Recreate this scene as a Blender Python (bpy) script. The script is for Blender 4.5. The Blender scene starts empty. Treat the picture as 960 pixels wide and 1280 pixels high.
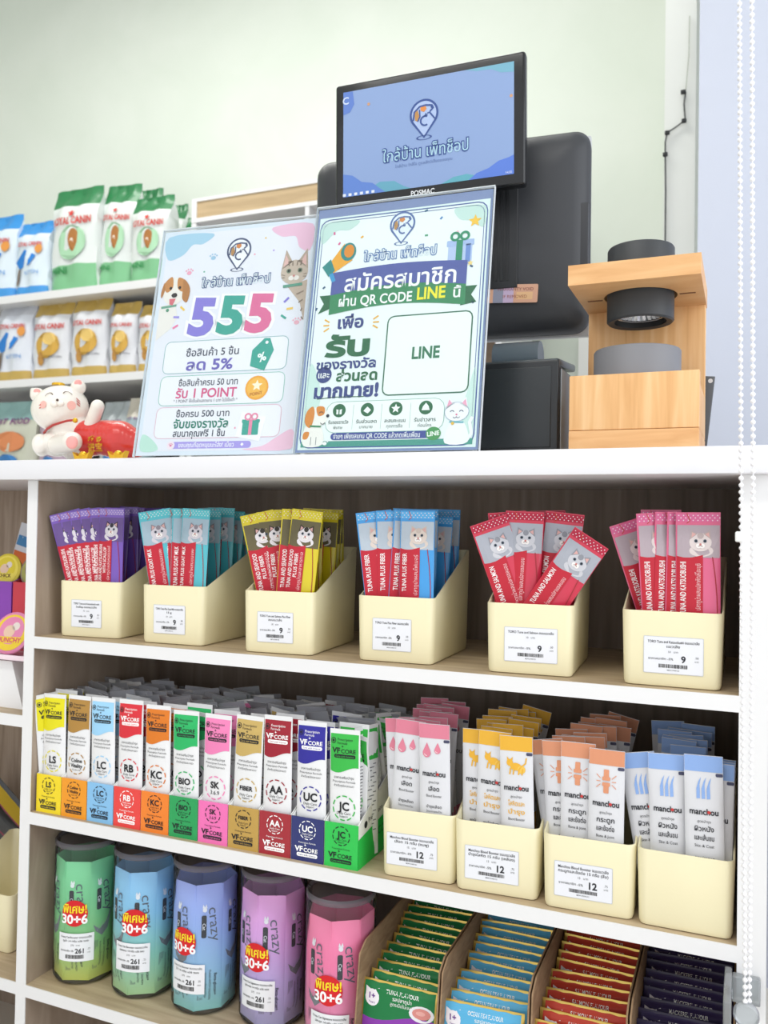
import bpy, bmesh, math, random
from mathutils import Vector, Matrix
random.seed(11)
PI = math.pi
sc = bpy.context.scene
COL = bpy.context.collection

# ------------------------------------------------------------------ camera
CAM = Vector((0.93556, -0.93722, -0.04905)); YAW, PITCH, ROLL, FPX = math.radians(22.89), math.radians(1.1056), math.radians(0.9636), 1070.468
_f = Vector((-math.sin(YAW)*math.cos(PITCH), math.cos(YAW)*math.cos(PITCH), math.sin(PITCH)))
_r0 = Vector((math.cos(YAW), math.sin(YAW), 0)); _u0 = _r0.cross(_f)
_r = _r0*math.cos(ROLL) + _u0*math.sin(ROLL); _u = -_r0*math.sin(ROLL) + _u0*math.cos(ROLL)
cd = bpy.data.cameras.new('camera'); cam = bpy.data.objects.new('camera', cd); COL.objects.link(cam)
cam.matrix_world = Matrix(((_r.x, _u.x, -_f.x, CAM.x), (_r.y, _u.y, -_f.y, CAM.y), (_r.z, _u.z, -_f.z, CAM.z), (0, 0, 0, 1)))
cd.sensor_fit = 'HORIZONTAL'; cd.sensor_width = 36; cd.lens = 36*FPX/960
cd.clip_start = 0.02; cd.clip_end = 50
cd.dof.use_dof = True; cd.dof.focus_distance = 1.0; cd.dof.aperture_fstop = 11.0
sc.camera = cam
def at(x, y, Y):
    """world point seen at photo pixel (x, y) on the vertical plane y = Y"""
    d = _f + _r*((x-480)/FPX) - _u*((y-640)/FPX)
    return CAM + d*((Y-CAM.y)/d.y)
# ------------------------------------------------------------------ world, lights, exposure
w = bpy.data.worlds.new('shop_daylight'); sc.world = w; w.use_nodes = True
w.node_tree.nodes['Background'].inputs[0].default_value = (0.97, 0.98, 1.0, 1)
w.node_tree.nodes['Background'].inputs[1].default_value = 1.08
def area(name, loc, size, power, col=(1, 1, 1), rot=(0, 0, 0), sy=None):
    l = bpy.data.lights.new(name, 'AREA'); l.energy = power; l.color = col; l.size = size
    if sy: l.shape = 'RECTANGLE'; l.size_y = sy
    o = bpy.data.objects.new(name, l); o.location = loc; o.rotation_euler = rot; COL.objects.link(o)
    return o
area('ceiling_lamp_front', (0.3, -1.5, 2.1), 1.8, 31, (1, 0.985, 0.95), (math.radians(-18), 0, 0), 0.5)
area('ceiling_lamp_rear', (-0.7, 0.75, 2.35), 2.2, 33, (1, 0.99, 0.94), (0, 0, 0), 0.4)
area('window_daylight', (2.1, -0.55, 0.5), 1.6, 14, (0.9, 0.95, 1.0), (0, math.radians(90), 0), 1.4)
sc.view_settings.view_transform = 'Standard'; sc.view_settings.look = 'None'
sc.view_settings.gamma = 1; sc.view_settings.use_curve_mapping = False
sc.view_settings.exposure = 0.12

# ------------------------------------------------------------------ materials
def lin(h):
    h = h.lstrip('#'); c = [int(h[i:i+2], 16)/255 for i in (0, 2, 4)]
    return tuple(x/12.92 if x <= .04045 else ((x+.055)/1.055)**2.4 for x in c) + (1,)
_M = {}
def mat(col, rough=.5, metal=0., spec=.5, emit=0., coat=0., bump=0., bscale=200.):
    k = (col, rough, metal, spec, emit, coat, bump, bscale)
    if k in _M: return _M[k]
    m = bpy.data.materials.new('m_'+col.strip('#')); m.use_nodes = True; nt = m.node_tree; b = nt.nodes['Principled BSDF']
    b.inputs['Base Color'].default_value = lin(col); b.inputs['Roughness'].default_value = rough; b.inputs['Metallic'].default_value = metal
    b.inputs['Specular IOR Level'].default_value = spec; b.inputs['Coat Weight'].default_value = coat
    if emit:
        b.inputs['Emission Color'].default_value = lin(col); b.inputs['Emission Strength'].default_value = emit
    if bump:
        tc = nt.nodes.new('ShaderNodeTexCoord'); n = nt.nodes.new('ShaderNodeTexNoise'); n.inputs['Scale'].default_value = bscale
        bp = nt.nodes.new('ShaderNodeBump'); bp.inputs['Strength'].default_value = bump; bp.inputs['Distance'].default_value = .002
        nt.links.new(tc.outputs['Object'], n.inputs['Vector']); nt.links.new(n.outputs['Fac'], bp.inputs['Height']); nt.links.new(bp.outputs['Normal'], b.inputs['Normal'])
    _M[k] = m; return m
def ramp_mat(name, stops, scale, stretch, rough=.5, kind='noise', detail=6, bump=0, metal=0, coords='Object', spec=.4, wave=None):
    m = bpy.data.materials.new(name); m.use_nodes = True; nt = m.node_tree; b = nt.nodes['Principled BSDF']
    tc = nt.nodes.new('ShaderNodeTexCoord'); mp = nt.nodes.new('ShaderNodeMapping'); mp.inputs['Scale'].default_value = stretch
    n = nt.nodes.new('ShaderNodeTexNoise'); n.inputs['Scale'].default_value = scale; n.inputs['Detail'].default_value = detail; n.inputs['Distortion'].default_value = .6
    cr = nt.nodes.new('ShaderNodeValToRGB'); els = cr.color_ramp.elements
    els[0].position, els[0].color = stops[0][0], lin(stops[0][1]); els[1].position, els[1].color = stops[-1][0], lin(stops[-1][1])
    for p, c in stops[1:-1]:
        e = els.new(p); e.color = lin(c)
    L = nt.links.new
    L(tc.outputs[coords], mp.inputs['Vector']); L(mp.outputs['Vector'], n.inputs['Vector']); L(n.outputs['Fac'], cr.inputs['Fac']); L(cr.outputs['Color'], b.inputs['Base Color'])
    b.inputs['Roughness'].default_value = rough; b.inputs['Metallic'].default_value = metal; b.inputs['Specular IOR Level'].default_value = spec
    if bump:
        bp = nt.nodes.new('ShaderNodeBump'); bp.inputs['Strength'].default_value = bump; bp.inputs['Distance'].default_value = .001
        L(n.outputs['Fac'], bp.inputs['Height']); L(bp.outputs['Normal'], b.inputs['Normal'])
    return m
def clear_plastic(name, tint='#ffffff', gloss=.25, rough=.08, op=.08, opcol='#dfe3e6'):
    """thin clear plastic: mostly see-through, with a fresnel gloss and a trace of haze"""
    m = bpy.data.materials.new(name); m.use_nodes = True; nt = m.node_tree; nt.nodes.clear(); L = nt.links.new
    o = nt.nodes.new('ShaderNodeOutputMaterial'); t = nt.nodes.new('ShaderNodeBsdfTransparent'); t.inputs[0].default_value = lin(tint)
    d = nt.nodes.new('ShaderNodeBsdfDiffuse'); d.inputs[0].default_value = lin(opcol)
    g = nt.nodes.new('ShaderNodeBsdfGlossy'); g.inputs['Roughness'].default_value = rough
    m1 = nt.nodes.new('ShaderNodeMixShader'); m1.inputs[0].default_value = op; L(t.outputs[0], m1.inputs[1]); L(d.outputs[0], m1.inputs[2])
    fr = nt.nodes.new('ShaderNodeLayerWeight'); fr.inputs[0].default_value = gloss
    m2 = nt.nodes.new('ShaderNodeMixShader'); L(fr.outputs['Fresnel'], m2.inputs[0]); L(m1.outputs[0], m2.inputs[1]); L(g.outputs[0], m2.inputs[2]); L(m2.outputs[0], o.inputs[0])
    return m
def gradient_mat(name, cols, zlo, zhi, rough=.35):
    """printed film whose own ink fades from one colour to another along its length"""
    m = bpy.data.materials.new(name); m.use_nodes = True; nt = m.node_tree; b = nt.nodes['Principled BSDF']; L = nt.links.new
    tc = nt.nodes.new('ShaderNodeTexCoord'); sp = nt.nodes.new('ShaderNodeSeparateXYZ'); mr = nt.nodes.new('ShaderNodeMapRange')
    mr.inputs['From Min'].default_value = zlo; mr.inputs['From Max'].default_value = zhi
    cr = nt.nodes.new('ShaderNodeValToRGB'); els = cr.color_ramp.elements
    els[0].color = lin(cols[0]); els[1].color = lin(cols[-1])
    for i, c in enumerate(cols[1:-1]):
        e = els.new((i+1)/(len(cols)-1)); e.color = lin(c)
    L(tc.outputs['Object'], sp.inputs[0]); L(sp.outputs['Z'], mr.inputs['Value']); L(mr.outputs[0], cr.inputs[0]); L(cr.outputs[0], b.inputs['Base Color'])
    b.inputs['Roughness'].default_value = rough
    return m
INK = lambda c: mat(c, .5, 0, .3)
WHITE = mat('#e9e9ea', .35, 0, .5)
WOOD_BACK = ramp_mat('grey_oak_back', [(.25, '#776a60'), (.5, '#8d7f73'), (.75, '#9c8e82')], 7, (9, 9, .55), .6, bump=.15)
WOOD_SIDE = ramp_mat('grey_oak_side', [(.25, '#8b7a6a'), (.5, '#a39282'), (.75, '#b9a999')], 9, (9, 3, .6), .55, bump=.15)
WOOD_FLOOR = ramp_mat('light_oak_board', [(.25, '#a18d72'), (.5, '#b8a487'), (.78, '#cab89b')], 8, (.8, 9, 6), .5, bump=.12)
BEECH = ramp_mat('beech_vertical', [(.25, '#d49f66'), (.5, '#e3b27a'), (.75, '#edc592')], 8, (12, 3, .7), .45, bump=.05)
BEECH_END = ramp_mat('beech_horizontal', [(.2, '#cf9760'), (.5, '#e0ae78'), (.8, '#eac08b')], 10, (1.2, 3, 8), .45, bump=.05)
CREAM = mat('#ece3bd', .38, 0, .45, 0, .1, .03, 500)
CARD = ramp_mat('brown_cardboard', [(.3, '#8d7156'), (.7, '#a78a6b')], 40, (1, 1, 3), .85)
BLACK = mat('#3a3c40', .42, 0, .4, 0, 0, .06, 900)
BLACKG = mat('#15171a', .16, 0, .5)
WALLM = ramp_mat('pale_green_wall', [(.3, '#dbe3d8'), (.7, '#e3e9e0')], 2.5, (1, 1, 1), .8)
FOIL_GOLD = mat('#d9bb62', .28, .75)
FOIL_GREY = mat('#c9cbd0', .35, .35)

# ------------------------------------------------------------------ mesh builder with flat-print tools
_T = {}
def glyphs(s, bold):
    k = (s, bold)
    if k not in _T:
        c = bpy.data.curves.new('type', 'FONT'); c.body = s; c.size = 1; c.resolution_u = 3; c.offset = bold
        o = bpy.data.objects.new('type', c); m = bpy.data.meshes.new_from_object(o)
        vs = [(v.co.x, v.co.y) for v in m.vertices]; fs = [tuple(p.vertices) for p in m.polygons]
        bpy.data.objects.remove(o); bpy.data.meshes.remove(m); bpy.data.curves.remove(c)
        xs = [v[0] for v in vs] or [0]; ys = [v[1] for v in vs] or [0]
        _T[k] = (vs, fs, min(xs), max(xs), min(ys), max(ys))
    return _T[k]
class G:
    def __init__(s, fmap=None):
        s.v = []; s.f = []; s.m = []; s.mats = []; s.map = fmap or (lambda u, v, h: (u, -h, v)); s.M = None
    def mi(s, m):
        if m not in s.mats: s.mats.append(m)
        return s.mats.index(m)
    def add(s, vs, fs, m):
        n = len(s.v); M = s.M
        s.v += [tuple(M @ Vector(p)) for p in vs] if M else [tuple(p) for p in vs]
        s.f += [tuple(i+n for i in f) for f in fs]; k = s.mi(m); s.m += [k]*len(fs)
    def box(s, x0, x1, y0, y1, z0, z1, m):
        s.add([(x, y, z) for x in (x0, x1) for y in (y0, y1) for z in (z0, z1)], [(0, 1, 3, 2), (4, 6, 7, 5), (0, 4, 5, 1), (2, 3, 7, 6), (0, 2, 6, 4), (1, 5, 7, 3)], m)
    def rbox(s, x0, x1, y0, y1, z0, z1, m, r=.003, seg=3):
        bm = bmesh.new(); bmesh.ops.create_cube(bm, size=1)
        for v in bm.verts: v.co = Vector((x0+(v.co.x+.5)*(x1-x0), y0+(v.co.y+.5)*(y1-y0), z0+(v.co.z+.5)*(z1-z0)))
        bmesh.ops.bevel(bm, geom=list(bm.edges), offset=r, segments=seg, profile=.5, affect='EDGES')
        bm.verts.index_update(); s.add([v.co.copy() for v in bm.verts], [tuple(v.index for v in f.verts) for f in bm.faces], m); bm.free()
    def prism(s, poly, a0, a1, axis, m):
        n = len(poly); P = {'x': lambda p, a: (a, p[0], p[1]), 'y': lambda p, a: (p[0], a, p[1]), 'z': lambda p, a: (p[0], p[1], a)}[axis]
        vs = [P(p, a0) for p in poly] + [P(p, a1) for p in poly]
        s.add(vs, [tuple(range(n)), tuple(range(2*n-1, n-1, -1))] + [(i, (i+1) % n, n+(i+1) % n, n+i) for i in range(n)], m)
    def lathe(s, prof, m, seg=32, c=(0, 0, 0), cap=True):
        vs = []; n = len(prof)
        for r, z in prof: vs += [(c[0]+r*math.cos(2*PI*i/seg), c[1]+r*math.sin(2*PI*i/seg), c[2]+z) for i in range(seg)]
        fs = [(k*seg+i, k*seg+(i+1) % seg, (k+1)*seg+(i+1) % seg, (k+1)*seg+i) for k in range(n-1) for i in range(seg)]
        if cap: fs += [tuple(range(seg-1, -1, -1)), tuple((n-1)*seg+i for i in range(seg))]
        s.add(vs, fs, m)
    def ball(s, c, r, m, nu=20, nv=12, R=None):
        if not hasattr(r, '__len__'): r = (r, r, r)
        vs = []; R = R or Matrix.Identity(3)
        for j in range(nv+1):
            t = PI*j/nv
            for i in range(nu):
                a = 2*PI*i/nu; p = R @ Vector((r[0]*math.sin(t)*math.cos(a), r[1]*math.sin(t)*math.sin(a), r[2]*math.cos(t)))
                vs.append((c[0]+p.x, c[1]+p.y, c[2]+p.z))
        s.add(vs, [(j*nu+i, (j+1)*nu+i, (j+1)*nu+(i+1) % nu, j*nu+(i+1) % nu) for j in range(nv) for i in range(nu)], m)
    def tube(s, pts, r, m, seg=8):
        pts = [Vector(p) for p in pts]; vs = []; n = len(pts)
        for k, p in enumerate(pts):
            d = (pts[min(k+1, n-1)] - pts[max(k-1, 0)]).normalized(); a = d.orthogonal().normalized(); b = d.cross(a)
            if k and (a.dot(pa) < .9):
                a = (pa - d*pa.dot(d)).normalized(); b = d.cross(a)
            pa = a
            vs += [tuple(p + (a*math.cos(2*PI*i/seg) + b*math.sin(2*PI*i/seg))*r) for i in range(seg)]
        fs = [(k*seg+i, k*seg+(i+1) % seg, (k+1)*seg+(i+1) % seg, (k+1)*seg+i) for k in range(n-1) for i in range(seg)]
        fs += [tuple(range(seg-1, -1, -1)), tuple((n-1)*seg+i for i in range(seg))]
        s.add(vs, fs, m)
    def grid(s, fn, nu, nv, m):
        s.add([fn(i/nu, j/nv) for j in range(nv+1) for i in range(nu+1)], [(j*(nu+1)+i, j*(nu+1)+i+1, (j+1)*(nu+1)+i+1, (j+1)*(nu+1)+i) for j in range(nv) for i in range(nu)], m)
    # flat print: u, v in metres on the surface given by self.map, h = layer number
    def poly(s, pts, c, h=1):
        s.add([s.map(u, v, .00025+h*.00012) for u, v in pts], [tuple(range(len(pts)))], INK(c) if isinstance(c, str) else c)
    def rect(s, u0, v0, u1, v1, c, h=1, r=0, n=1):
        if n > 1: s.strip([u0+(u1-u0)*i/n for i in range(n+1)], lambda u: v0, lambda u: v1, c, h); return
        if r:
            r = min(r, abs(v1-v0)/2*.999, abs(u1-u0)/2*.999); q = [0, r*.08, r*.3, r*.6, r]
            us = [u0+a for a in q] + [u0+r+(u1-u0-2*r)*i/6 for i in range(1, 6)] + [u1-a for a in reversed(q)]
            k = lambda u: r-math.sqrt(max(0, r*r-max(0, r-min(u-u0, u1-u))**2))
            s.strip(us, lambda u: v0+k(u), lambda u: v1-k(u), c, h, 2)
        else: s.poly([(u0, v0), (u1, v0), (u1, v1), (u0, v1)], c, h)
    def strip(s, us, lo, hi, c, h=1, nv=1):
        n = len(us); vs = []
        for u in us:
            a, b = lo(u), hi(u); vs += [s.map(u, a+(b-a)*j/nv, .00025+h*.00012) for j in range(nv+1)]
        w_ = nv+1
        s.add(vs, [(i*w_+j, (i+1)*w_+j, (i+1)*w_+j+1, i*w_+j+1) for i in range(n-1) for j in range(nv)], INK(c) if isinstance(c, str) else c)
    def disc(s, u, v, r, c, h=1, n=20, ry=None): s.poly([(u+r*math.cos(2*PI*i/n), v+(ry or r)*math.sin(2*PI*i/n)) for i in range(n)], c, h)
    def arc(s, u, v, r, w_, c, h=1, a0=0, a1=360, n=24, ry=None):
        ry = ry or r; k = ry/r; A = [math.radians(a0+(a1-a0)*i/n) for i in range(n+1)]
        vs = [s.map(u+q*math.cos(a), v+q*k*math.sin(a), .00025+h*.00012) for a in A for q in (r-w_/2, r+w_/2)]
        s.add(vs, [(2*i, 2*i+1, 2*i+3, 2*i+2) for i in range(n)], INK(c))
    def dashring(s, u, v, r, w_, c, h=1, n=8):
        for i in range(n): s.arc(u, v, r, w_, c, h, i*360/n, i*360/n+360/n*.68, 4)
    def line(s, pts, w_, c, h=1, closed=False):
        if closed: pts = list(pts)+[pts[0]]
        n = len(pts); vs = []
        for i, p in enumerate(pts):
            a = pts[i-1] if i else (pts[-2] if closed else p); b = pts[i+1] if i < n-1 else (pts[1] if closed else p)
            dx, dy = b[0]-a[0], b[1]-a[1]; l = math.hypot(dx, dy) or 1; nx, ny = -dy/l*w_/2, dx/l*w_/2
            vs += [s.map(p[0]+nx, p[1]+ny, .00025+h*.00012), s.map(p[0]-nx, p[1]-ny, .00025+h*.00012)]
        s.add(vs, [(2*i, 2*i+1, 2*i+3, 2*i+2) for i in range(n-1)], INK(c))
    def rline(s, u0, v0, u1, v1, r, w_, c, h=1):
        p = []
        for cx, cy, a in ((u1-r, v1-r, 0), (u0+r, v1-r, 90), (u0+r, v0+r, 180), (u1-r, v0+r, 270)):
            p += [(cx+r*math.cos(math.radians(a+t)), cy+r*math.sin(math.radians(a+t))) for t in (0, 30, 60, 90)]
        s.line(p, w_, c, h, True)
    def star(s, u, v, r, c, h=1, n=5, k=.45, a=90): s.poly([(u+(r if i % 2 == 0 else r*k)*math.cos(math.radians(a+180*i/n)), v+(r if i % 2 == 0 else r*k)*math.sin(math.radians(a+180*i/n))) for i in range(2*n)], c, h)
    def text(s, t, u, v, size, c, h=2, bold=.0, rot=0, w_=None, al='c', sx=1.0):
        vs, fs, x0, x1, y0, y1 = glyphs(t, bold)
        if not vs: return
        if w_ and (x1-x0)*size*sx > 0: sx *= w_/((x1-x0)*size*sx)
        ox = {'c': (x0+x1)/2, 'l': x0, 'r': x1}[al]; cr, sr = math.cos(math.radians(rot)), math.sin(math.radians(rot))
        out = []
        for x, y in vs:
            a = (x-ox)*size*sx; b = (y-.35)*size
            out.append(s.map(u+a*cr-b*sr, v+a*sr+b*cr, .00025+h*.00012))
        s.add(out, fs, INK(c) if isinstance(c, str) else c)
    def mesh(s, name, smooth=35):
        me = bpy.data.meshes.new(name); me.from_pydata(s.v, [], s.f)
        for m in s.mats: me.materials.append(m)
        me.polygons.foreach_set('material_index', s.m)
        if smooth:
            me.polygons.foreach_set('use_smooth', [True]*len(me.polygons)); me.update(); me.set_sharp_from_angle(angle=math.radians(smooth))
        me.update(); return me
def link(name, data, parent=None, loc=None, rot=None):
    o = bpy.data.objects.new(name, data); COL.objects.link(o)
    if parent: o.parent = parent
    if loc is not None: o.location = loc
    if rot is not None: o.rotation_euler = rot
    return o
def tag(o, label=None, cat=None, group=None, kind=None):
    for k, v in (('label', label), ('category', cat), ('group', group), ('kind', kind)):
        if v: o[k] = v
    return o
def part(g, name, parent, smooth=35, loc=None, rot=None, label=None):
    o = link(name, g.mesh(name, smooth), parent, loc, rot)
    if label: o['label'] = label
    return o
def thing(name, label, cat, loc=(0, 0, 0), rot=(0, 0, 0), group=None): return tag(link(name, None, None, loc, rot), label, cat, group)
def flipped(me): return me

# ------------------------------------------------------------------ room
ZC = 0.0394      # worktop top
def setting(name, m, *boxes):
    g = G()
    for b in boxes: g.box(*b, m)
    o = part(g, name, None, 0); o['kind'] = 'structure'; return o
setting('floor', mat('#d2cec6', .3), (-4, 3, -3.2, 2.2, -.98, -.95))
setting('ceiling', mat('#f4f4f2', .8), (-4, 3, -3.2, 2.2, 2.6, 2.65))
setting('wall_back', WALLM, (-4, 3, 2.05, 2.12, -.95, 2.6))
setting('wall_left', WALLM, (-4.05, -4, -3.2, 2.05, -.95, 2.6))
# pilaster in the right corner, then the window reveal
PIL = mat('#eceee9', .6); REV = mat('#dde1ec', .55)
p0 = at(829, 300, 1.35).x; p1 = at(868, 300, 1.35).x
setting('trim_1', PIL, (p0, p1, 1.35, 2.05, -.95, 2.6))
q0 = at(872, 300, .95).x
setting('wall_right', REV, (q0, 1.6, .95, 1.3, -.95, 2.6))
setting('trim_2', mat('#f2f2f0', .5), (at(724, 440, 2.03).x, at(738, 440, 2.03).x, 2.015, 2.05, -.95, .62))

# ------------------------------------------------------------------ wooden shelf unit
W_ = .931; SH1, SH2, SH3 = -.2114, -.461, -.705
unit = thing('shelf_unit', 'white-edged grey oak shelf unit stocked with pet treats under the counter', 'shelf unit', (0, 0, -.95))
def upart(name, boxes, edge=None, label=None):
    g = G()
    for b in boxes: g.box(*b)
    o = part(g, name, unit, 0, (0, 0, .95)); 
    if label: o['label'] = label
    return o
for nm, x0, x1 in (('l', -.018, 0), ('r', W_, .958)):
    upart('side_panel', [(x0, x1, .0015, .3, -.95, .0113, WOOD_SIDE), (x0, x1, 0, .0015, -.95, .0113, WHITE)])
upart('side_panel', [(-.62, -.602, .0015, .3, -.95, .0113, WOOD_SIDE), (-.62, -.602, 0, .0015, -.95, .0113, WHITE)])
for x0, x1, zs in ((0, W_, (SH1, SH2, SH3)), (-.602, -.018, (-.326, -.705))):
    for z in zs:
        upart('shelf_board', [(x0, x1, .0015, .29, z-.017, z, WOOD_FLOOR), (x0, x1, 0, .0015, z-.0168, z-.0002, WHITE)])
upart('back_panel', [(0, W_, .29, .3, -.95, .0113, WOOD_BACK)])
upart('back_panel', [(-.602, -.018, .29, .3, -.95, .0113, WOOD_SIDE)])
upart('plinth', [(-.602, W_, .03, .05, -.95, -.90, WHITE)])
g = G(); g.rbox(-1.1, .963, -.02, .52, .0115, ZC, mat('#e4e4e8', .3), .0015, 2)
tag(part(g, 'counter_top', None), 'long white counter top running above the open shelves', 'counter')

# ------------------------------------------------------------------ cream bins
def rrect(x0, x1, y0, y1, r, n=5, ns=4):
    p = []
    for cx, cy, a in ((x1-r, y0+r, 270), (x1-r, y1-r, 0), (x0+r, y1-r, 90), (x0+r, y0+r, 180)):
        p += [(cx+r*math.cos(math.radians(a+90*i/n)), cy+r*math.sin(math.radians(a+90*i/n))) for i in range(n+1)]
    return p
def bin_mesh(w_, d, hf, hb, r=.011, th=.0024, dr=.002):
    g = G(); top = lambda y: hf + (hb-hf)*max(0, min(1, (y-.012)/(d-.03)))
    O = rrect(0, w_, 0, d, r); n = len(O); mx, my = w_/2, d/2
    def ins(p, k): # inset towards the centre
        q = rrect(k, w_-k, k, d-k, max(r-k, .001)); return q
    rings = [[(x, y, 0) for x, y in ins(O, dr+.004)], [(x, y, .0012) for x, y in ins(O, dr+.0012)], [(x, y, .005) for x, y in ins(O, dr)]]
    rings.append([(x, y, top(y)-.001) for x, y in O]); rings.append([(x, y, top(y)) for x, y in ins(O, .0008)])
    rings.append([(x, y, top(y)) for x, y in ins(O, th-.0006)]); rings.append([(x, y, top(y)-.001) for x, y in ins(O, th)])
    rings.append([(x, y, .004) for x, y in ins(O, th+dr)])
    vs = [p for q in rings for p in q]
    fs = [(k*n+i, k*n+(i+1) % n, (k+1)*n+(i+1) % n, (k+1)*n+i) for k in range(len(rings)-1) for i in range(n)]
    fs += [tuple(range(n-1, -1, -1)), tuple((len(rings)-1)*n+i for i in range(n))]
    g.add(vs, fs, CREAM); return g.mesh('storage_bin', 40)
def barcode(g, u0, u1, v0, v1, h=3, seed=1):
    rr = random.Random(seed); u = u0
    while u < u1:
        a = rr.choice((.0003, .0005, .0008)); g.rect(u, v0, min(u+a, u1), v1, '#222222', h); u += a + rr.choice((.0003, .0005))
def price_tag(g, u, v, w_, h_, lines, price, tail, size=.0042, seed=1, bg='#e9ebf1'):
    """printed paper price sticker centred on (u, v)"""
    g.rect(u-w_/2, v-h_/2, u+w_/2, v+h_/2, '#c9ccd4', 1, .001); g.rect(u-w_/2+.0006, v-h_/2+.0006, u+w_/2-.0006, v+h_/2-.0006, bg, 2, .001)
    K = '#33343a'
    for i, t in enumerate(lines): g.text(t, u, v+h_*.36-i*h_*.12, size, K, 4, .012, w_=min(w_*.86, .0021*len(t)*size/.0042))
    y0 = v+h_*.36-len(lines)*h_*.12-.001
    g.text('10   บาท' if '9' in price else '15   บาท', u, y0, size*.8, K, 4)
    g.text('ราคาสมาชิก -5%', u-w_*.42, v-h_*.10, size*.85, K, 4, .005, al='l', w_=w_*.42)
    g.text(price, u+w_*.17, v-h_*.09, size*2.5, K, 4, .03)
    g.text(tail, u+w_*.39, v-h_*.03, size*.8, K, 4); g.text('บาท', u+w_*.39, v-h_*.13, size*.7, K, 4)
    barcode(g, u-w_*.24, u+w_*.24, v-h_*.34, v-h_*.24, 4, seed); g.text('8859123400152', u, v-h_*.40, size*.5, K, 4)

# ------------------------------------------------------------------ sachets
def ss(a, b, x): t = max(0, min(1, (x-a)/(b-a))); return t*t*(3-2*t)
def pouch(w_, h_, t, body, nu=8, nv=14, top=.08, bot=.06):
    """flat sealed sachet: pillow-shaped between crimped ends. returns its mesh and the map for print on its front"""
    def pf(u, v):
        u = max(0, min(1, u)); v = max(0, min(1, v)); return (4*u*(1-u))**.55*ss(bot*.4, bot*3, v)*ss(top*.6, top*3, 1-v)
    g = G()
    us = [(1-math.cos(PI*i/nu))/2 for i in range(nu+1)]; b1_, t1_ = bot*3.2, 1-top*3.2; vs_ = [0, bot*.4, bot, bot*2] + [b1_+(t1_-b1_)*j/(nv-7) for j in range(nv-6)] + [1-top*2, 1-top*1.2, 1-top*.6, 1]; nv = len(vs_)-1
    for sgn in (-1, 1):
        V = [((u-.5)*w_, sgn*(t/2*pf(u, v)+.0003), v*h_) for v in vs_ for u in us]
        F = [(j*(nu+1)+i, j*(nu+1)+i+1, (j+1)*(nu+1)+i+1, (j+1)*(nu+1)+i) for j in range(nv) for i in range(nu)]
        if sgn > 0: F = [f[::-1] for f in F]
        g.add(V, F, body if not isinstance(body, tuple) else body[0 if sgn < 0 else 1])
    n = (nu+1)*(nv+1); e = [i for i in range(nu+1)] + [j*(nu+1)+nu for j in range(1, nv+1)] + [nv*(nu+1)+i for i in range(nu-1, -1, -1)] + [j*(nu+1) for j in range(nv-1, 0, -1)]
    g.f += [(e[(k+1) % len(e)], e[k], e[k]+n, e[(k+1) % len(e)]+n) for k in range(len(e))]; g.m += [0]*len(e)
    fm = lambda u, v, h: (u, -(t/2*pf(u/w_+.5, v/h_)+.0003+h), v)
    return g, fm
def lean_place(o, tx, ty, bx, by, Y, L, Yb=None):
    """stand a sachet so its top centre and a lower point pass through two points of the plane y = Y"""
    T = at(tx, ty, Y); R = at(bx, by, Y); d = (T-R).normalized(); B = T-d*L
    o.location = B; o.rotation_euler = (0, math.atan2(d.x, d.z), 0)
    return o
def copy_tree(o):
    c = o.copy(); COL.objects.link(c)
    for ch in o.children:
        k = ch.copy(); COL.objects.link(k); k.parent = c
    return c
ORD = ['leftmost', 'second from left', 'third from left', 'fourth from left', 'fifth from left', 'sixth from left', 'seventh from left']
# --- shelf 1: cat treat sticks
SW, SHT = .0445, .18
def cat_face(g, u, v, r, dark, light, h=3, blue='#4d5a6a'):
    """photo of a kitten printed in the patch: head, ears, muzzle, eyes"""
    g.disc(u, v, r, light, h, 18, r*.88)
    for s in (-1, 1):
        g.poly([(u+s*r*.95, v+r*.25), (u+s*r*.85, v+r*1.15), (u+s*r*.25, v+r*.8)], dark, h+1); g.poly([(u+s*r*.8, v+r*.45), (u+s*r*.75, v+r*.95), (u+s*r*.4, v+r*.75)], '#d8a9a5', h+2)
        g.disc(u+s*r*.4, v+r*.12, r*.16, blue, h+2, 10); g.disc(u+s*r*.4, v+r*.12, r*.08, '#161616', h+3, 8)
        g.disc(u+s*r*.16, v-r*.34, r*.24, '#f3eeec', h+2, 10)
    g.disc(u, v-r*.2, r*.11, '#c9837f', h+3, 8); g.disc(u, v+r*.62, r*.3, dark, h+1, 10)
    g.line([(u-r*.2, v-r*.4), (u, v-r*.3), (u+r*.2, v-r*.4)], r*.05, '#6b4a48', h+4)
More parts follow.
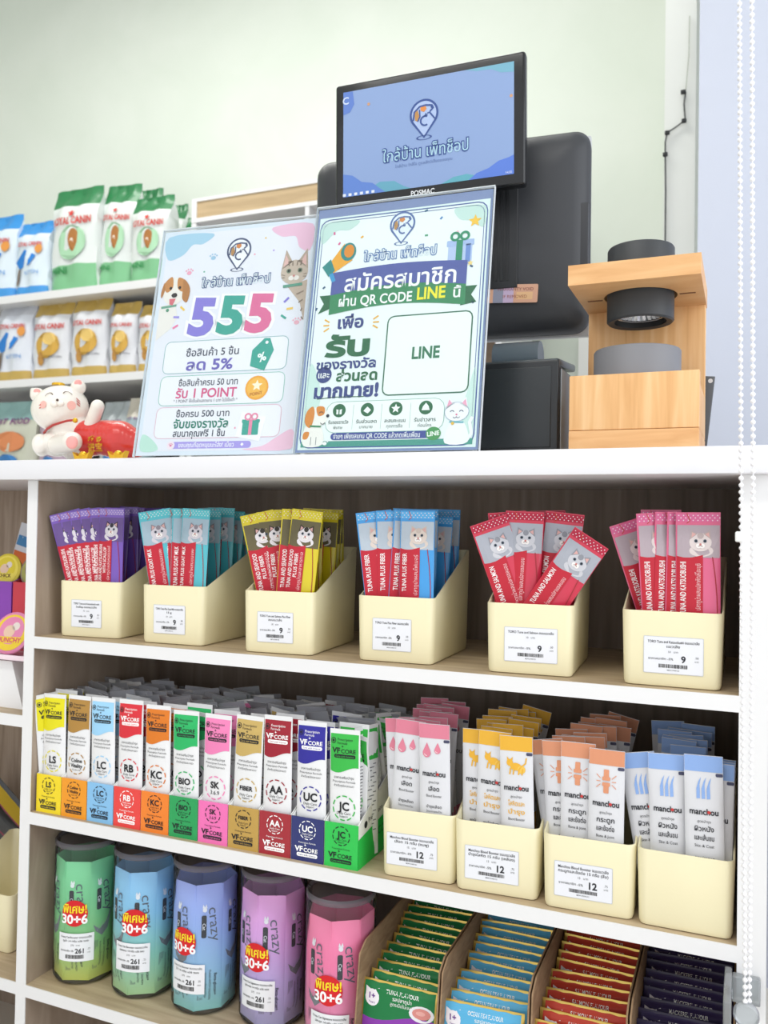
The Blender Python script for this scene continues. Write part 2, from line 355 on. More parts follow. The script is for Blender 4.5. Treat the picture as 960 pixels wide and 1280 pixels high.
def stick_proto(key, base, base2, patch, catd, catl, l1, l2, l3, redl='#c02b3c'):
    g, fm = pouch(SW, SHT, .0075, mat(base, .3, 0, .5, 0, .3))
    body = g.mesh('treat_stick'); p = G(fm); w2 = SW/2
    us = [(-.5+i/8)*SW*.97 for i in range(9)]
    p.strip(us, lambda u: SHT*.945, lambda u: SHT*.992, base2, 1)                       # top seal with dots
    for i in range(9):
        for j in range(3): p.disc(-w2*.86+i*SW*.108+(j % 2)*.0022, SHT*.953+j*.0026, .0007, '#f2dfe6', 3, 6)
    p.line([(-w2*.5, SHT*.995), (-w2*.35, SHT*.95), (-w2*.5, SHT*.935)], .0008, '#c24a2e', 4)
    p.strip([u*.98+.0005 for u in us], lambda u: SHT*.735, lambda u: SHT*.925, patch, 1, 3)
    p.disc(w2*.15, SHT*.775, SW*.27, catl, 2, 16, SHT*.035)
    cat_face(p, w2*.12, SHT*.825, SW*.25, catd, catl)
    lab = [(-.5+i/8*.62*1.0)*SW*.97 for i in range(9)]
    p.strip(lab, lambda u: SHT*.05, lambda u: SHT*.745-.002*math.sin((u/SW+.5)*6), redl, 2, 8)
    p.line([(w2*(.62+.25*math.sin(t*3.0)), SHT*(.06+.68*t)) for t in [i/12 for i in range(13)]], .0009, '#a8323a', 3)
    p.text(l1, -w2*.66, SHT*.71, .0082, '#f7f1f1', 4, .015, 90, al='r', w_=min(.056, .0031*len(l1)))
    if l2: p.text(l2, -w2*.30, SHT*.69, .0075, '#f7f1f1', 4, .015, 90, al='r', w_=.0031*len(l2))
    p.text(l3, w2*.02, SHT*.70, .0068, '#f0c9cc', 4, .0, 90, al='r', w_=SHT*.27)
    return body, p.mesh('printed_face', 0)
KINDS1 = [
 ('purple', '#7450b4', '#9a86cc', '#6b5490', '#3a3440', '#d9d4dc', 'TUNA AND KATSUOBUSHI', 'WITH SCALLOP', 'ปลาทูน่าผสมหอยเชลล์'),
 ('turquoise', '#4fb8c6', '#5fc4cc', '#9fb6c4', '#8d8791', '#cfcad2', 'TUNA PLUS GOAT MILK', '', 'ปลาทูน่าผสมนมแพะ'),
 ('yellow', '#d9c71a', '#d8cc3a', '#6a6348', '#3b3733', '#e4dfe3', 'TUNA AND SEAFOOD', 'PLUS FIBER', 'ปลาทูน่าและอาหารทะเล'),
 ('blue', '#3d9be0', '#62b4ea', '#b7c3cf', '#cbbdb4', '#dccfc6', 'TUNA PLUS FIBER', '', 'ปลาทูน่าผสมไฟเบอร์'),
 ('red', '#cf2f4c', '#b62a45', '#a9adb8', '#8f929b', '#c9cad1', 'TUNA AND SALMON', '', 'ปลาทูน่าผสมปลาแซลมอน'),
 ('pink', '#e0648c', '#dd6f9e', '#b4a6ae', '#b7a8a8', '#dcd0cf', 'TUNA AND KATSUOBUSHI', '', 'ปลาทูน่าผสมปลาคัตสึโอะบุชิ'),
]
BINS1 = [(.024, .019, 6, .103), (.169, .021, 3, .1), (.337, .014, 5, .1), (.4955, .022, 2, .1), (.662, .015, 3, .1), (.8135, .012, 0, .1025)]
TXT1 = [['TORO Tuna and Katsuobushi with', 'Scallop ขนมแมวเลีย'], ['TORO Tuna Plus Goat Milk ขนมแมวเลีย', '15 g'], ['TORO Tuna and Salmon Plus Fiber', 'ขนมแมวเลีย'], ['TORO Tuna Plus Fiber ขนมแมวเลีย'], ['TORO Tuna and Salmon ขนมแมวเลีย'], ['TORO Tuna and Katsuobushi ขนมแมวเลีย', 'แมวเลีย']]
# each front stick: top centre px, lower centre px (at the rim of the bin), depth in the bin
FR1 = [
 [(66, 643, 84, 728), (77, 641, 91, 728), (90, 640, 100, 728), (103, 640, 108, 728), (116, 640, 117, 728), (131, 641, 128, 729)],
 [(175, 643, 187, 731), (206, 641, 204, 732), (225, 641, 222, 733), (247, 641, 241, 734)],
 [(291, 650, 309, 738), (308, 643, 318, 739), (330, 641, 329, 739), (360, 651, 354, 742), (392, 653, 381, 743)],
 [(444, 647, 455, 744), (467, 641, 468, 745), (490, 641, 483, 746), (525, 644, 523, 747)],
 [(588, 662, 622, 752), (619, 645, 628, 753), (656, 645, 650, 755), (708, 649, 694, 757), (744, 683, 693, 748)],
 [(760, 671, 782, 730), (781, 648, 789, 764), (806, 647, 803, 765), (836, 646, 833, 767), (876, 648, 876, 768)],
]
for b, (bx, by, rz, bw) in enumerate(BINS1):
    rz = math.radians(rz); key = KINDS1[b][0]
    root = link('storage_bin', bin_mesh(bw, .165, .08, .135), None, (bx, by, SH1), (0, 0, rz))
    tag(root, 'cream plastic bin holding the %s treat sticks on the upper shelf' % key, 'bin', 'cream bins on the upper shelf')
    p = G(lambda u, v, h: (u, -h+.0016*(1-min(1, v/.08)), v))
    price_tag(p, bw*(.47 if b < 4 else .52), .034, (.05 if b < 4 else .060), .039, TXT1[b], '9', '.50', .0038, b+1)
    part(p, 'price_label', root, 0)
    body, pr = stick_proto(*KINDS1[b])
    first = link('treat_stick', body); link('printed_face', pr, first)
    F = FR1[b]; n = len(F)
    for i, q in enumerate(F):
        o = first if i == 0 else copy_tree(first)
        yaw = math.radians(24) if (i < n-1 and b != 4) or (b == 4 and i < 2) else 0
        if b == 4: yaw = math.radians((20, 20, 8, 6, 0)[i])
        T_ = at(q[0], q[1], by); Y = by + (T_.x-bx)*math.tan(rz)*(1 if b != 5 else 0) + .0135 + .5*SW*math.sin(yaw) + (.004*(n-1-i) if b == 4 else .001*(n-1-i)) + (.016 if (b, i) in ((2, 2), (2, 1), (2, 0), (4, 3)) else 0) + (.035 if (b, i) == (5, 0) else 0)
        lean_place(o, *q, Y, SHT)
        th = o.rotation_euler.y; mx = bx + .0035 + .5*SW*math.cos(yaw)*math.cos(th)
        mx += .002 + Y*0; nx = bx + bw - .006 - .5*SW*math.cos(yaw)*math.cos(th); P_ = at(q[0], q[1], Y)
        bxx = min(max(o.location.x, mx), nx); th = math.asin(max(-.6, min(.6, (P_.x-bxx)/SHT)))
        hw = .5*SW*math.cos(yaw)/math.cos(th); sh = (Y-by)*math.sin(rz); lo_, hi_ = bx+.0045+hw-sh, bx+bw-.0045-hw-sh; xr = bxx+.082*math.tan(th)
        if xr < lo_ or xr > hi_:
            d0 = at(q[0], q[1], Y)-at(q[2], q[3], Y); th = math.atan2(d0.x, d0.z)*.9; xr = min(max(xr, lo_), hi_); bxx = min(max(xr-.082*math.tan(th), mx+.001), nx)
        xr = bxx+.082*math.tan(th)
        stp = (bw-.0075-SW)/(n-1)
        if i and b != 4 and xr < prev+stp: bxx = min(bxx+prev+stp-xr, nx+.003); xr = bxx+.082*math.tan(th)
        prev = xr; bxx -= .007 if (b, i) == (4, 4) else 0
        hgt = SHT*math.cos(th)
        o.location = (bxx, Y, max(P_.z-hgt, SH1+.005)); o.rotation_euler = (0, th, yaw)
        zb = SH1+.005
        if o.location.z < zb:
            d = Vector((math.sin(o.rotation_euler.y), 0, math.cos(o.rotation_euler.y))); k = (zb-o.location.z)/d.z; o.location = Vector(o.location)+d*k; o.scale = (1, 1, (SHT-k)/SHT)
        desc = {0: 'tilted left, '}.get(i, '') if b != 4 else {0: 'leaning left, ', 3: 'leaning right, ', 4: 'slumped far right, '}.get(i, '')
        tag(o, "%s treat stick, %s%s in its cream bin's front row" % (key, desc, ORD[i]), 'treat stick', '%s treat sticks' % key)
    nb = 9 if b != 4 else 4
    for i in range(nb):
        o = copy_tree(first); r = random.Random(b*50+i)
        xx = .033+(bw-.068)*((i*.618) % 1); yy = .055+.0095*i + n*.004
        if b == 4: xx = bw*(.45+.12*(i % 2))
        c, s = math.cos(rz), math.sin(rz)
        ln = math.radians(r.uniform(-2, 3))
        o.location = (bx+xx*c-yy*s, by+xx*s+yy*c, SH1+.0045); o.scale = (1, 1, r.uniform(.97, 1.03)); o.rotation_euler = (math.radians(r.uniform(-3, 1)), ln, rz)
        tag(o, '%s treat stick standing behind the front row in its cream bin' % key, 'treat stick', '%s treat sticks packed behind the front row' % key)

# --- shelf 2, left: counter display boxes of white supplement sachets
VF = [('LS', 'yellow', '#f2d81f', '#e5dc1e', 'k'), ('Coline Vitality', 'amber', '#ef9a1c', '#b08642', 'k'), ('LC', 'light blue', '#86bfea', '#9fd3f5', 'k'), ('RB', 'red', '#e8433f', '#d8323e', 'w'),
      ('KC', 'orange', '#f08327', '#dd7b26', 'k'), ('BIO', 'emerald green', '#1f9f57', '#2eb667', 'k'), ('SK 3.6.9', 'pink', '#f072b6', '#ee84b8', 'k'), ('FIBER', 'tan', '#bf9a4c', '#c8ab66', 'k'),
      ('AA', 'dark red', '#a32431', '#9d2434', 'w'), ('UC', 'navy', '#27306f', '#34309a', 'w'), ('JC', 'bright green', '#27c24f', '#3cb84c', 'k')]
VW, VH = .0405, .163
def vf_code(g, code, u, v, r, c, h, ring=None):
    g.dashring(u, v, r, r*.1, ring or c, h, 10)
    t = code.split(' ')
    if code == 'SK 3.6.9': g.text('SK', u, v+r*.25, r*.8, c, h, .03); g.text('3.6.9', u, v-r*.42, r*.5, c, h)
    elif len(t) > 1: g.text('Coline', u, v+r*.3, r*.5, c, h, .02); g.text('Vitality', u, v-r*.2, r*.5, c, h, .02); g.text('Choline Vit', u, v-r*.6, r*.22, c, h)
    else:
        s_ = {2: .95, 3: .8, 5: .55}[len(code)]; g.text(code, u, v+r*.15, r*s_, c, h, .03); g.text('Daily Care', u, v-r*.42, r*.3, c, h); g.text('Support', u, v-r*.68, r*.24, c, h)
def vf_logo(g, u, v, w_, c, h, cb=None):
    g.text('VF', u-w_*.49, v, w_*.27, c, h, .035, al='l', w_=w_*.34); g.text('CORE', u-w_*.11, v-w_*.02, w_*.21, c, h, .02, al='l', w_=w_*.58)
    g.star(u-w_*.05, v+w_*.15, w_*.05, c, h, 4, .4)
    g.rect(u-w_*.4, v-w_*.28, u+w_*.46, v-w_*.14, c, h, w_*.06); g.text('Care with Science', u+w_*.03, v-w_*.21, w_*.1, cb or '#ffffff', h+1)
def vf_sachet(code, hc, tc):
    g, fm = pouch(VW, VH, .0065, (mat('#e9eaec', .32, 0, .5, 0, .2), mat('#b4b6be', .3, .3, .5, 0, .2)), top=.04)
    body = g.mesh('supplement_sachet'); p = G(fm); K = '#26282c' if tc == 'k' else '#ffffff'; D = '#3a3c42'
    us = [(-.5+i/10)*VW*.93 for i in range(11)]
    p.strip(us, lambda u: VH*(.70-.022*math.sin((u/VW+.5)*5+.3)), lambda u: VH*.965, hc, 1, 6)
    p.disc(-VW*.36, VH*.915, .0036, '#26282c', 3, 14); p.arc(-VW*.36, VH*.915, .0022, .0008, hc, 4)
    p.text('Prescription', -VW*.22, VH*.925, .0042, K, 3, al='l'); p.text('Formula', -VW*.22, VH*.90, .0042, K, 3, al='l')
    vf_logo(p, .0, VH*.845, VW*.82, K, 3, hc)
    p.text('อาหารเสริมบำรุง', 0, VH*.645, .0042, D, 3); p.text('Prescription Formula', 0, VH*.615, .0036, D, 3); p.text('สำหรับสุนัขและแมว', 0, VH*.585, .0036, D, 3)
    vf_code(p, code, 0, VH*.42, VW*.36, '#222428', 3, hc)
    p.text('30 pcs', VW*.1, VH*.2, .005, hc, 3, .02); p.disc(-VW*.25, VH*.2, .003, hc, 3, 10)
    return body, p.mesh('printed_face', 0)
def side_print(g, w_, h_, col):
    g.rect(-w_/2*.9, h_*.74, w_/2*.9, h_*.97, col, 1, n=8)
    for i in range(22): g.rect(-w_*.36, h_*(.70-.024*i), w_*(.34-.1*((i*7) % 3)), h_*(.708-.024*i), '#7b7d84', 3)
VX = [0.004+.0461*i for i in range(12)]
vf_pos = [(62.5, 867, 64.5, 968), (92, 869, 90, 972), (120, 871, 120, 978), (154, 874, 153, 984), (182, 880, 182, 988), (224, 890, 224, 993), (265, 894, 262, 1000), (306, 894, 302, 1006), (339, 894, 338, 1013), (390, 902, 389, 1022), (431, 913, 431, 1027)]
for k, (code, cname, fc, hc, tc) in enumerate(VF):
    x0 = VX[k]; x1 = x0+.0448; y0 = .008; D = .205; hf = .0535
    g = G(); PAN = mat(fc, .4); WC = mat('#eeefed', .5)
    root = link('display_box', None, None, (x0, y0, SH2)); root.name = 'display_box'
    w_ = x1-x0; t = .0012
    g.box(0, w_, 0, t, 0, hf, PAN); bd = part(g, 'front_panel', root, 0)
    for a in (0, w_-t):
        g = G(); pr = [(t, 0), (D, 0), (D, .115), (.10, .098), (t, hf)]
        g.prism(pr, a, a+t, 'x', WC)
        s_ = part(g, 'side_panel', root, 0)
        if k == 10 and a > 0:
            p = G(lambda u, v, h: (w_+h, u, v)); p.poly([(.0005, 0), (D-.0005, 0), (D-.0005, .062), (.0005, .036)], fc, 1)
            p.disc(.022, .049, .0045, '#23262a', 2, 14); p.text('Prescription', .03, .052, .009, '#23262a', 2, al='l', rot=8); p.text('VFCORE', .07, .03, .014, '#1d8a3c', 3, .02)
            part(p, 'side_print', s_, 0)
    g = G(); g.box(t, w_-t, t, D-t, 0, .0012, WC); part(g, 'base', root, 0)
    g = G(); g.box(0, w_, D-t, D, 0, .115, WC); part(g, 'back_panel', root, 0)
    p = G(lambda u, v, h: (u, -h, v)); K = '#22242a' if tc == 'k' else '#ffffff'
    vf_code(p, code, w_/2, hf*.72, w_*.25, K, 2); p.text('Prescription Formula', w_/2, hf*.43, .0028, K, 2); vf_logo(p, w_/2-.001, hf*.28, w_*.74, K, 2, fc)
    part(p, 'front_print', bd, 0)
    tag(root, '%s open cardboard display box printed with %s on its front' % (cname, code), 'display box', 'row of sachet display boxes on the middle shelf')
    body, prn = vf_sachet(code, hc, tc)
    first = link('supplement_sachet', body); link('printed_face', prn, first)
    lean_place(first, *vf_pos[k], y0+.0085, VH)
    first.location.z = max(first.location.z, SH2+.0022); first.location.x = min(max(first.location.x, x0+VW/2+.0005), x1-VW/2-.0003)
    if k == 0: first.location.x = x1-VW/2+.0006
    # keep the front sachet inside its box
    first.rotation_euler = (math.radians(random.Random(k).uniform(-1, 0)), max(-.02, min(.02, first.rotation_euler.y)), 0)
    tag(first, 'white %s sachet with %s header at the front of the %s box' % (code, cname, cname), 'sachet', 'front sachets of the display boxes')
    for i in range(16):
        o = copy_tree(first); r = random.Random(k*100+i)
        yy = y0+.026+.0108*i+(.012 if i else 0); a = r.uniform(-.13, .13)
        dz = r.uniform(-.004, .005) + (.004 if i > 2 else 0)
        o.location = (x0+w_/2+r.uniform(-.001, .001)-math.sin(a)*.05, yy, SH2+.004+max(0, dz)); o.rotation_euler = (r.uniform(.12, .32)+.004*i, a*1.6, r.uniform(-.25, .25)); o.location.y += .022 if 0 < i < 11 else 0
        if i > 1 and r.random() < .8: e_ = o.rotation_euler; o.rotation_euler = (-e_[0], -e_[1], PI+e_[2])
        if i == 0: o.location.x += .006*r.choice((-1, 1)); o.rotation_euler = (-.02, 0, 0)
        tag(o, 'white %s sachet packed behind the front one in the %s box' % (code, cname), 'sachet', 'sachets packed in the %s box' % cname)
# sachets turned side-on at the right of the bright green box
g, fm = pouch(VW, VH, .0065, mat('#e9eaec', .32, 0, .5, 0, .2), top=.04); me = g.mesh('supplement_sachet'); p = G(fm); side_print(p, VW, VH, '#3cb84c'); sp = p.mesh('printed_back', 0)
for i, (x, y, rz, ry) in enumerate(((.5045, .045, 68, -1), (.5015, .1, 60, 3))):
    o = link('supplement_sachet', me, None, (x, y, SH2+.0035+i*.004), (0, math.radians(ry), math.radians(rz))); link('printed_back', sp, o)
    tag(o, ['white and green sachet turned side-on, its small print facing the cream bin', 'white and green sachet turned side-on, further back in the bright green box'][i], 'sachet', 'side-on sachets in the bright green box')
o = link('supplement_sachet', bpy.data.objects['supplement_sachet'].data, None, (.0125, .036, SH2+.003), (0, math.radians(-5), math.radians(66)))
link('printed_face', bpy.data.objects['supplement_sachet'].children[0].data, o)
tag(o, 'white sachet with yellow header leaning on the left side panel of the shelf', 'sachet')

# --- shelf 2, right: four cream bins of tube sachets
MW, MH = .038, .168
KM = [('pink', '#dd8298', '#e9a0b2', ['เลือด'], 'Blood Booster', 'บำรุงเลือด'), ('yellow', '#e8b23c', '#efc35a', ['โลหิตและ', 'บำรุง'], 'Blood Booster', 'สูตรโปรตีนสูง'), ('orange', '#dc9673', '#e4aa8b', ['กระดูก', 'และข้อต่อ'], 'Bone & Joint', 'สูตรโคลอสตรัม'), ('blue', '#8fb0e6', '#a6c1ee', ['ผิวหนัง', 'และเส้นขน'], 'Skin & Coat', 'สูตรปลาทะเล')]
def tube_sachet(k):
    nm, c1, c2, th, en, sub = KM[k]
    g, fm = pouch(MW, MH, .007, mat('#dcdde2', .34, 0, .5, 0, .2)); body = g.mesh('paste_sachet'); p = G(fm); w2 = MW/2; D = '#34363c'
    us = [(-.5+i/8)*MW*.985 for i in range(9)]
    p.strip(us, lambda u: MH*.90, lambda u: MH*.997, c1, 1)
    p.rect(w2*.62, MH*.875, w2*.99, MH*.895, '#4a4c66', 3, .0012)
    cy = MH*.80
    if k == 0:
        for a, q, s in ((-.42, 0, 1.15), (.22, .035, .85)):
            u = a*w2*1.1; v = cy+q*MH*.6; r = .0045*s
            p.poly([(u+r*math.cos(math.radians(t)), v+r*math.sin(math.radians(t))) for t in range(150, 391, 20)] + [(u, v+r*2.3)], c1, 2); p.arc(u, v, r*.6, r*.16, '#f6dfe4', 3, 200, 280, 6)
    elif k == 1:
        p.disc(0, cy, .0065, c1, 2, 14, .0042); p.disc(-.007, cy+.004, .0038, c1, 2); p.disc(.0065, cy-.003, .0045, c2, 2); p.line([(.006, cy), (.011, cy+.004), (.012, cy+.01)], .0015, c1, 2)
        for q in (-.006, -.002, .004, .008): p.line([(q, cy-.002), (q-.001, cy-.009)], .0016, c1, 3)
        for q in (-1, 1): p.poly([(-.007+q*.003, cy+.006), (-.007+q*.0035, cy+.0105), (-.007, cy+.007)], c1, 3)
    elif k == 2:
        for q in (-1, 1): p.rect(-.0028, cy+.0015 if q > 0 else cy-.0125, .0028, cy+.0125 if q > 0 else cy-.0015, c1, 2, .001); p.rect(-.0042, cy+.001 if q > 0 else cy-.005, .0042, cy+.005 if q > 0 else cy-.001, c1, 3, .001)
        for q in (-1, 1):
            for a in (-.5, 0, .5): p.line([(q*.006, cy+a*.006), (q*.0105, cy+a*.014)], .0008, c1, 2)
    else:
        for q in (-.005, 0, .005): p.poly([(q+.0025, cy+.0115), (q+.001, cy+.004), (q+.0015, cy-.010), (q-.002, cy-.0105), (q-.002, cy), (q, cy+.007)], c1, 2)
    p.text('manchou', 0, MH*.66, .0088, D, 3, .025, w_=MW*.74); p.disc(MW*.13, MH*.658, .0017, '#c8403f', 4, 10)
    p.text('สูตรบำรุง', 0, MH*.60, .0036, D, 3)
    for i, t in enumerate(th): p.text(t, 0, MH*(.555-.055*i), .0072, c1 if k == 1 else D, 3, .015, w_=MW*(.35 if len(th) == 1 else .5))
    v = MH*(.555-.055*len(th)+.006); p.text(en, 0, v, .0042, D, 3, w_=MW*.5); p.text(sub, 0, v-.0125, .0045, D, 3, .01, w_=MW*.5); p.text('โภชนาการครบถ้วน', 0, v-.018, .0034, D, 3, w_=MW*.5)
    p.strip(us, lambda u: MH*.01, lambda u: MH*(.20+.06*abs(u/w2)), c1, 2, 4)
    return body, p.mesh('printed_face', 0)
BINS2 = [(.539, .008, 4, .092), (.63, .008, 3, .0985), (.7325, .006, 2, .099), (.8325, .006, 0, .0965)]
TXT2 = [['Manchou Blood Booster ขนมแมวเลีย', 'เลือด 15 กรัม (ชมพู)'], ['Manchou Blood Booster ขนมแมวเลีย', 'บำรุงโลหิต 15 กรัม (เหลือง)'], ['Manchou Blood Booster ขนมแมวเลีย', 'กระดูกและข้อต่อ 15 กรัม (ส้ม)'], None]
FR2 = [[(484, 896, 489, 1010), (511, 900, 505, 1013), (543, 905, 544, 1018)], [(594, 911, 594, 1027), (619, 914, 615, 1030), (645, 920, 647, 1034)],
       [(677, 923, 694, 1040), (697, 926, 703, 1045), (723, 928, 722, 1048), (759, 937, 757, 1052)], [(795, 940, 815, 1058), (833, 942, 836, 1062), (879, 944, 881, 1070)]]
for b, (bx, by, rz, bw) in enumerate(BINS2):
    rz = math.radians(rz); key = KM[b][0]
    root = link('storage_bin', bin_mesh(bw, .175, .08, .135), None, (bx, by, SH2), (0, 0, rz))
    tag(root, 'cream plastic bin of %s-topped sachets on the middle shelf%s' % (key, ', no price label' if b == 3 else ''), 'bin', 'cream bins on the middle shelf')
    if TXT2[b]:
        p = G(lambda u, v, h: (u, -h+.0016*(1-min(1, v/.08)), v)); price_tag(p, bw*.42+(.003 if b else 0), .034, .062, .038, TXT2[b], '12', '.75', .0042, b+20); part(p, 'price_label', root, 0)
    body, prn = tube_sachet(b); first = link('paste_sachet', body); link('printed_face', prn, first); F = FR2[b]; n = len(F)
    for i, q in enumerate(F):
        o = first if i == 0 else copy_tree(first); lean_place(o, *q, by+.014+.007*(n-1-i), MH)
        o.location.x = min(max(o.location.x, bx+.022), bx+bw-.0225); o.location.z = max(o.location.z, SH2+.0045)
        tag(o, 'white sachet with %s top seal, %s at the front of its cream bin' % (key, ORD[i]), 'sachet', '%s-topped front sachets' % key)
    for i in range(13):
        o = copy_tree(first); r = random.Random(b*70+i+5); c, s = math.cos(rz), math.sin(rz)
        xx = bw*(.27+.46*((i*.5+.1*r.random()) % 1)); yy = .05+.0085*i
        o.location = (bx+xx*c-yy*s, by+xx*s+yy*c, SH2+.0045+r.uniform(0, .006)+.0006*i); o.rotation_euler = (math.radians(r.uniform(-5, 0)), math.radians(r.uniform(-4, 4)), rz+math.radians(r.uniform(-5, 5)))
        if b == 3 and i < 3: o.location = (bx+bw-.0235+.0005*i, by+.024+.010*i, SH2+.0045); o.rotation_euler = (0, math.radians(1), 0)
        if b in (1, 2) and i == 12: o.rotation_euler[1] = math.radians(12); o.location.x += .006; o.location.z += .006
        tag(o, 'white sachet with %s top seal packed behind the front row' % key, 'sachet', '%s-topped sachets packed behind' % key)

# ------------------------------------------------------------------ shelf 3: clear jars
JR, JH = .0445, .198
JARS = [('green', (.0475, .066), ['#ccd464', '#8ccc84', '#78cf94', '#7ed6a0'], 205), ('blue-green', (.1495, .072), ['#b4dca2', '#92d6c6', '#8accf0', '#8ec6f2'], 205), ('blue', (.2495, .075), ['#92d4d0', '#98c8ec', '#98b6f2', '#9dadf2'], 192), ('lilac', (.352, .085), ['#b4b0dc', '#cab4ec', '#e0a8ea', '#e6a4e0'], 202), ('pink', (.4655, .058), ['#f2a4cc', '#f590bc', '#fa7eb0', '#f484ae'], 215)]
JT = [['Crazy Cat Booster ขนมแมวเลีย', 'ทูน่า 14 กรัม x36 ซอง'], ['Crazy Cat Booster ขนมแมวเลีย', 'แซลมอน 14 กรัม x36 ซอง'], ['Crazy Cat Booster ขนมแมวเลีย', 'ไก่ 14 กรัม x36 ซอง'], ['Crazy Cat Signature ขนมแมวเลีย', 'ทูน่าหอย 14 กรัม x36 ซอง'], ['Crazy Cat Signature ขนมแมวเลีย', 'ปลาดุก 14 กรัม x36 ซอง']]
JCLEAR = clear_plastic('clear_jar_plastic', '#fbfcfc', .10, .07, .04, '#f2f4f6')
LIDC = clear_plastic('smoky_lid_plastic', '#c9c9cd', .15, .15, .45, '#8f8b92')
jar_shell = None
for k, (nm, (jx, jy), cols, ang) in enumerate(JARS):
    root = thing('treat_jar', 'tall clear jar of %s treat sticks with red round sale sticker' % nm, 'jar', (jx, jy, SH3), (0, 0, 0), 'clear jars of treat sticks')
    g = G(); g.lathe([(JR*.80, .0005), (JR*.93, .002), (JR, .008), (JR, JH-.012), (JR*.97, JH-.008), (JR*.97, JH-.002)], JCLEAR, 40, cap=False)
    g.lathe([(JR*.80, .0005), (JR*.4, .003), (.001, .004)], JCLEAR, 40, cap=False)
    part(g, 'jar_body', root, 50)
    g = G(); g.lathe([(JR*.99, JH-.007), (JR*1.01, JH-.006), (JR*1.01, JH-.001), (JR*.97, JH+.001), (JR*.93, JH-.0035), (.001, JH-.0035)], LIDC, 40, cap=False); part(g, 'lid', root, 50)
    gm = gradient_mat('film_'+nm, cols, 0, .17); n = 7; base = math.radians(-118 + (k*9) % 25)
    ink = '#2c3340'
    for i in range(n):
        a = base+2*PI*i/n; rr = JR*.845; hw = JR*.425
        M = Matrix.Translation((rr*math.cos(a), rr*math.sin(a), .006)) @ Matrix.Rotation(a+PI/2, 4, 'Z') 
        g, fm = pouch(hw*2, .167, .010, gm, 6, 12); g.M = None
        o = part(g, 'treat_stick', root, 35); o.matrix_local = M
        vis = math.cos(a-math.radians(-50)) > -.1
        if vis:
            p = G(fm)
            p.text('crazy', hw*.4, .115, .019, '#5a6472', 3, -.004, -84, sx=1.15); p.rect(-hw*.55, .098, -hw*.2, .128, '#2b3038', 2, .002); p.text('Cat', -hw*.37, .113, .006, '#d8dde6', 4, .02, -90)
            p.disc(-hw*.33, .135, .003, '#e8ecf2', 3, 10); p.poly([(-hw*.5, .137), (-hw*.42, .142), (-hw*.33, .138)], '#e8ecf2', 3); p.poly([(-hw*.15, .137), (-hw*.22, .142), (-hw*.33, .138)], '#e8ecf2', 3)
            if i % 2 == 0:
                p.poly([(-hw*.8, .078), (-hw*.3, .07), (hw*.3, .078), (hw*.75, .098), (hw*.65, .085), (hw*.4, .068), (-hw*.1, .06), (-hw*.6, .068)], '#7d838a', 2)
                for q in range(4): p.line([(-hw*.5+q*hw*.3, .068+q*.003), (-hw*.3+q*hw*.3, .075+q*.004)], .0006, '#aab0b6', 3)
            p.text('Beta-glucan+', hw*.5, .035, .0058, ink, 3, .01, -90); p.text('TUNA WITH SALMON', hw*.1, .035, .0042, ink, 3, 0, -90); p.text('ขนมแมวเลียสูตรบำรุง', -hw*.2, .035, .004, ink, 3, 0, -90)
            for q in range(5): p.rect(-hw*.75+q*.0015, .015, -hw*.75+q*.0015+.0005, .055, '#58606b', 3)
            q = part(p, 'printed_face', o, 0)
    # stickers wrapped on the jar wall (facing the aisle)
    sa = math.radians({0: -69, 1: -71, 2: -95, 3: -90, 4: -84}[k])
    wrap = lambda u, v, h, sa=sa: ((JR+.0004+h)*math.cos(sa+u/JR), (JR+.0004+h)*math.sin(sa+u/JR), v)
    zc = {0: .103, 1: .107, 2: .098, 3: .094, 4: .0905}[k]
    p = G(wrap)
    N = 24; R_ = .0185
    p.strip([-R_*math.cos(PI*i/16) for i in range(17)], lambda u: zc-math.sqrt(max(0, R_*R_-u*u)), lambda u: zc+math.sqrt(max(0, R_*R_-u*u)), '#d42229', 1)
    p.text('พิเศษ!', 0, zc+.0065, .0165, '#f7e12c', 3, .022, w_=.034); p.text('30+6', 0, zc-.008, .0175, '#fbfbfb', 3, .03, w_=.037)
    part(p, 'round_sticker', root, 0, label='red round sticker reading 30+6')
    sa2 = sa + {0: .05, 1: -.08, 2: .12, 3: .02, 4: .03}[k]; p = G(lambda u, v, h, sa=sa2: ((JR+.0004+h)*math.cos(sa+u/JR), (JR+.0004+h)*math.sin(sa+u/JR), v))
    zt = zc-.048; us = [-.0255+.051*i/14 for i in range(15)]
    p.strip(us, lambda u: zt-.0195, lambda u: zt+.0195, '#eceef2', 1)
    for i, t in enumerate(JT[k]): p.text(t, 0, zt+.0145-i*.0052, .0037, '#333439', 3, .012, w_=.044-.008*i)
    p.text('275   บาท', 0, zt+.0035, .0033, '#333439', 3); p.text('ราคาสมาชิก -5%', -.022, zt-.0045, .0035, '#333439', 3, .01, al='l', w_=.020)
    p.text('261', .006, zt-.0045, .009, '#333439', 3, .03); p.text('.25', .0185, zt-.002, .0035, '#333439', 3); p.text('บาท', .0185, zt-.007, .003, '#333439', 3)
    barcode(p, -.014, .012, zt-.0155, zt-.010, 3, k+40)
    part(p, 'price_label', root, 0)

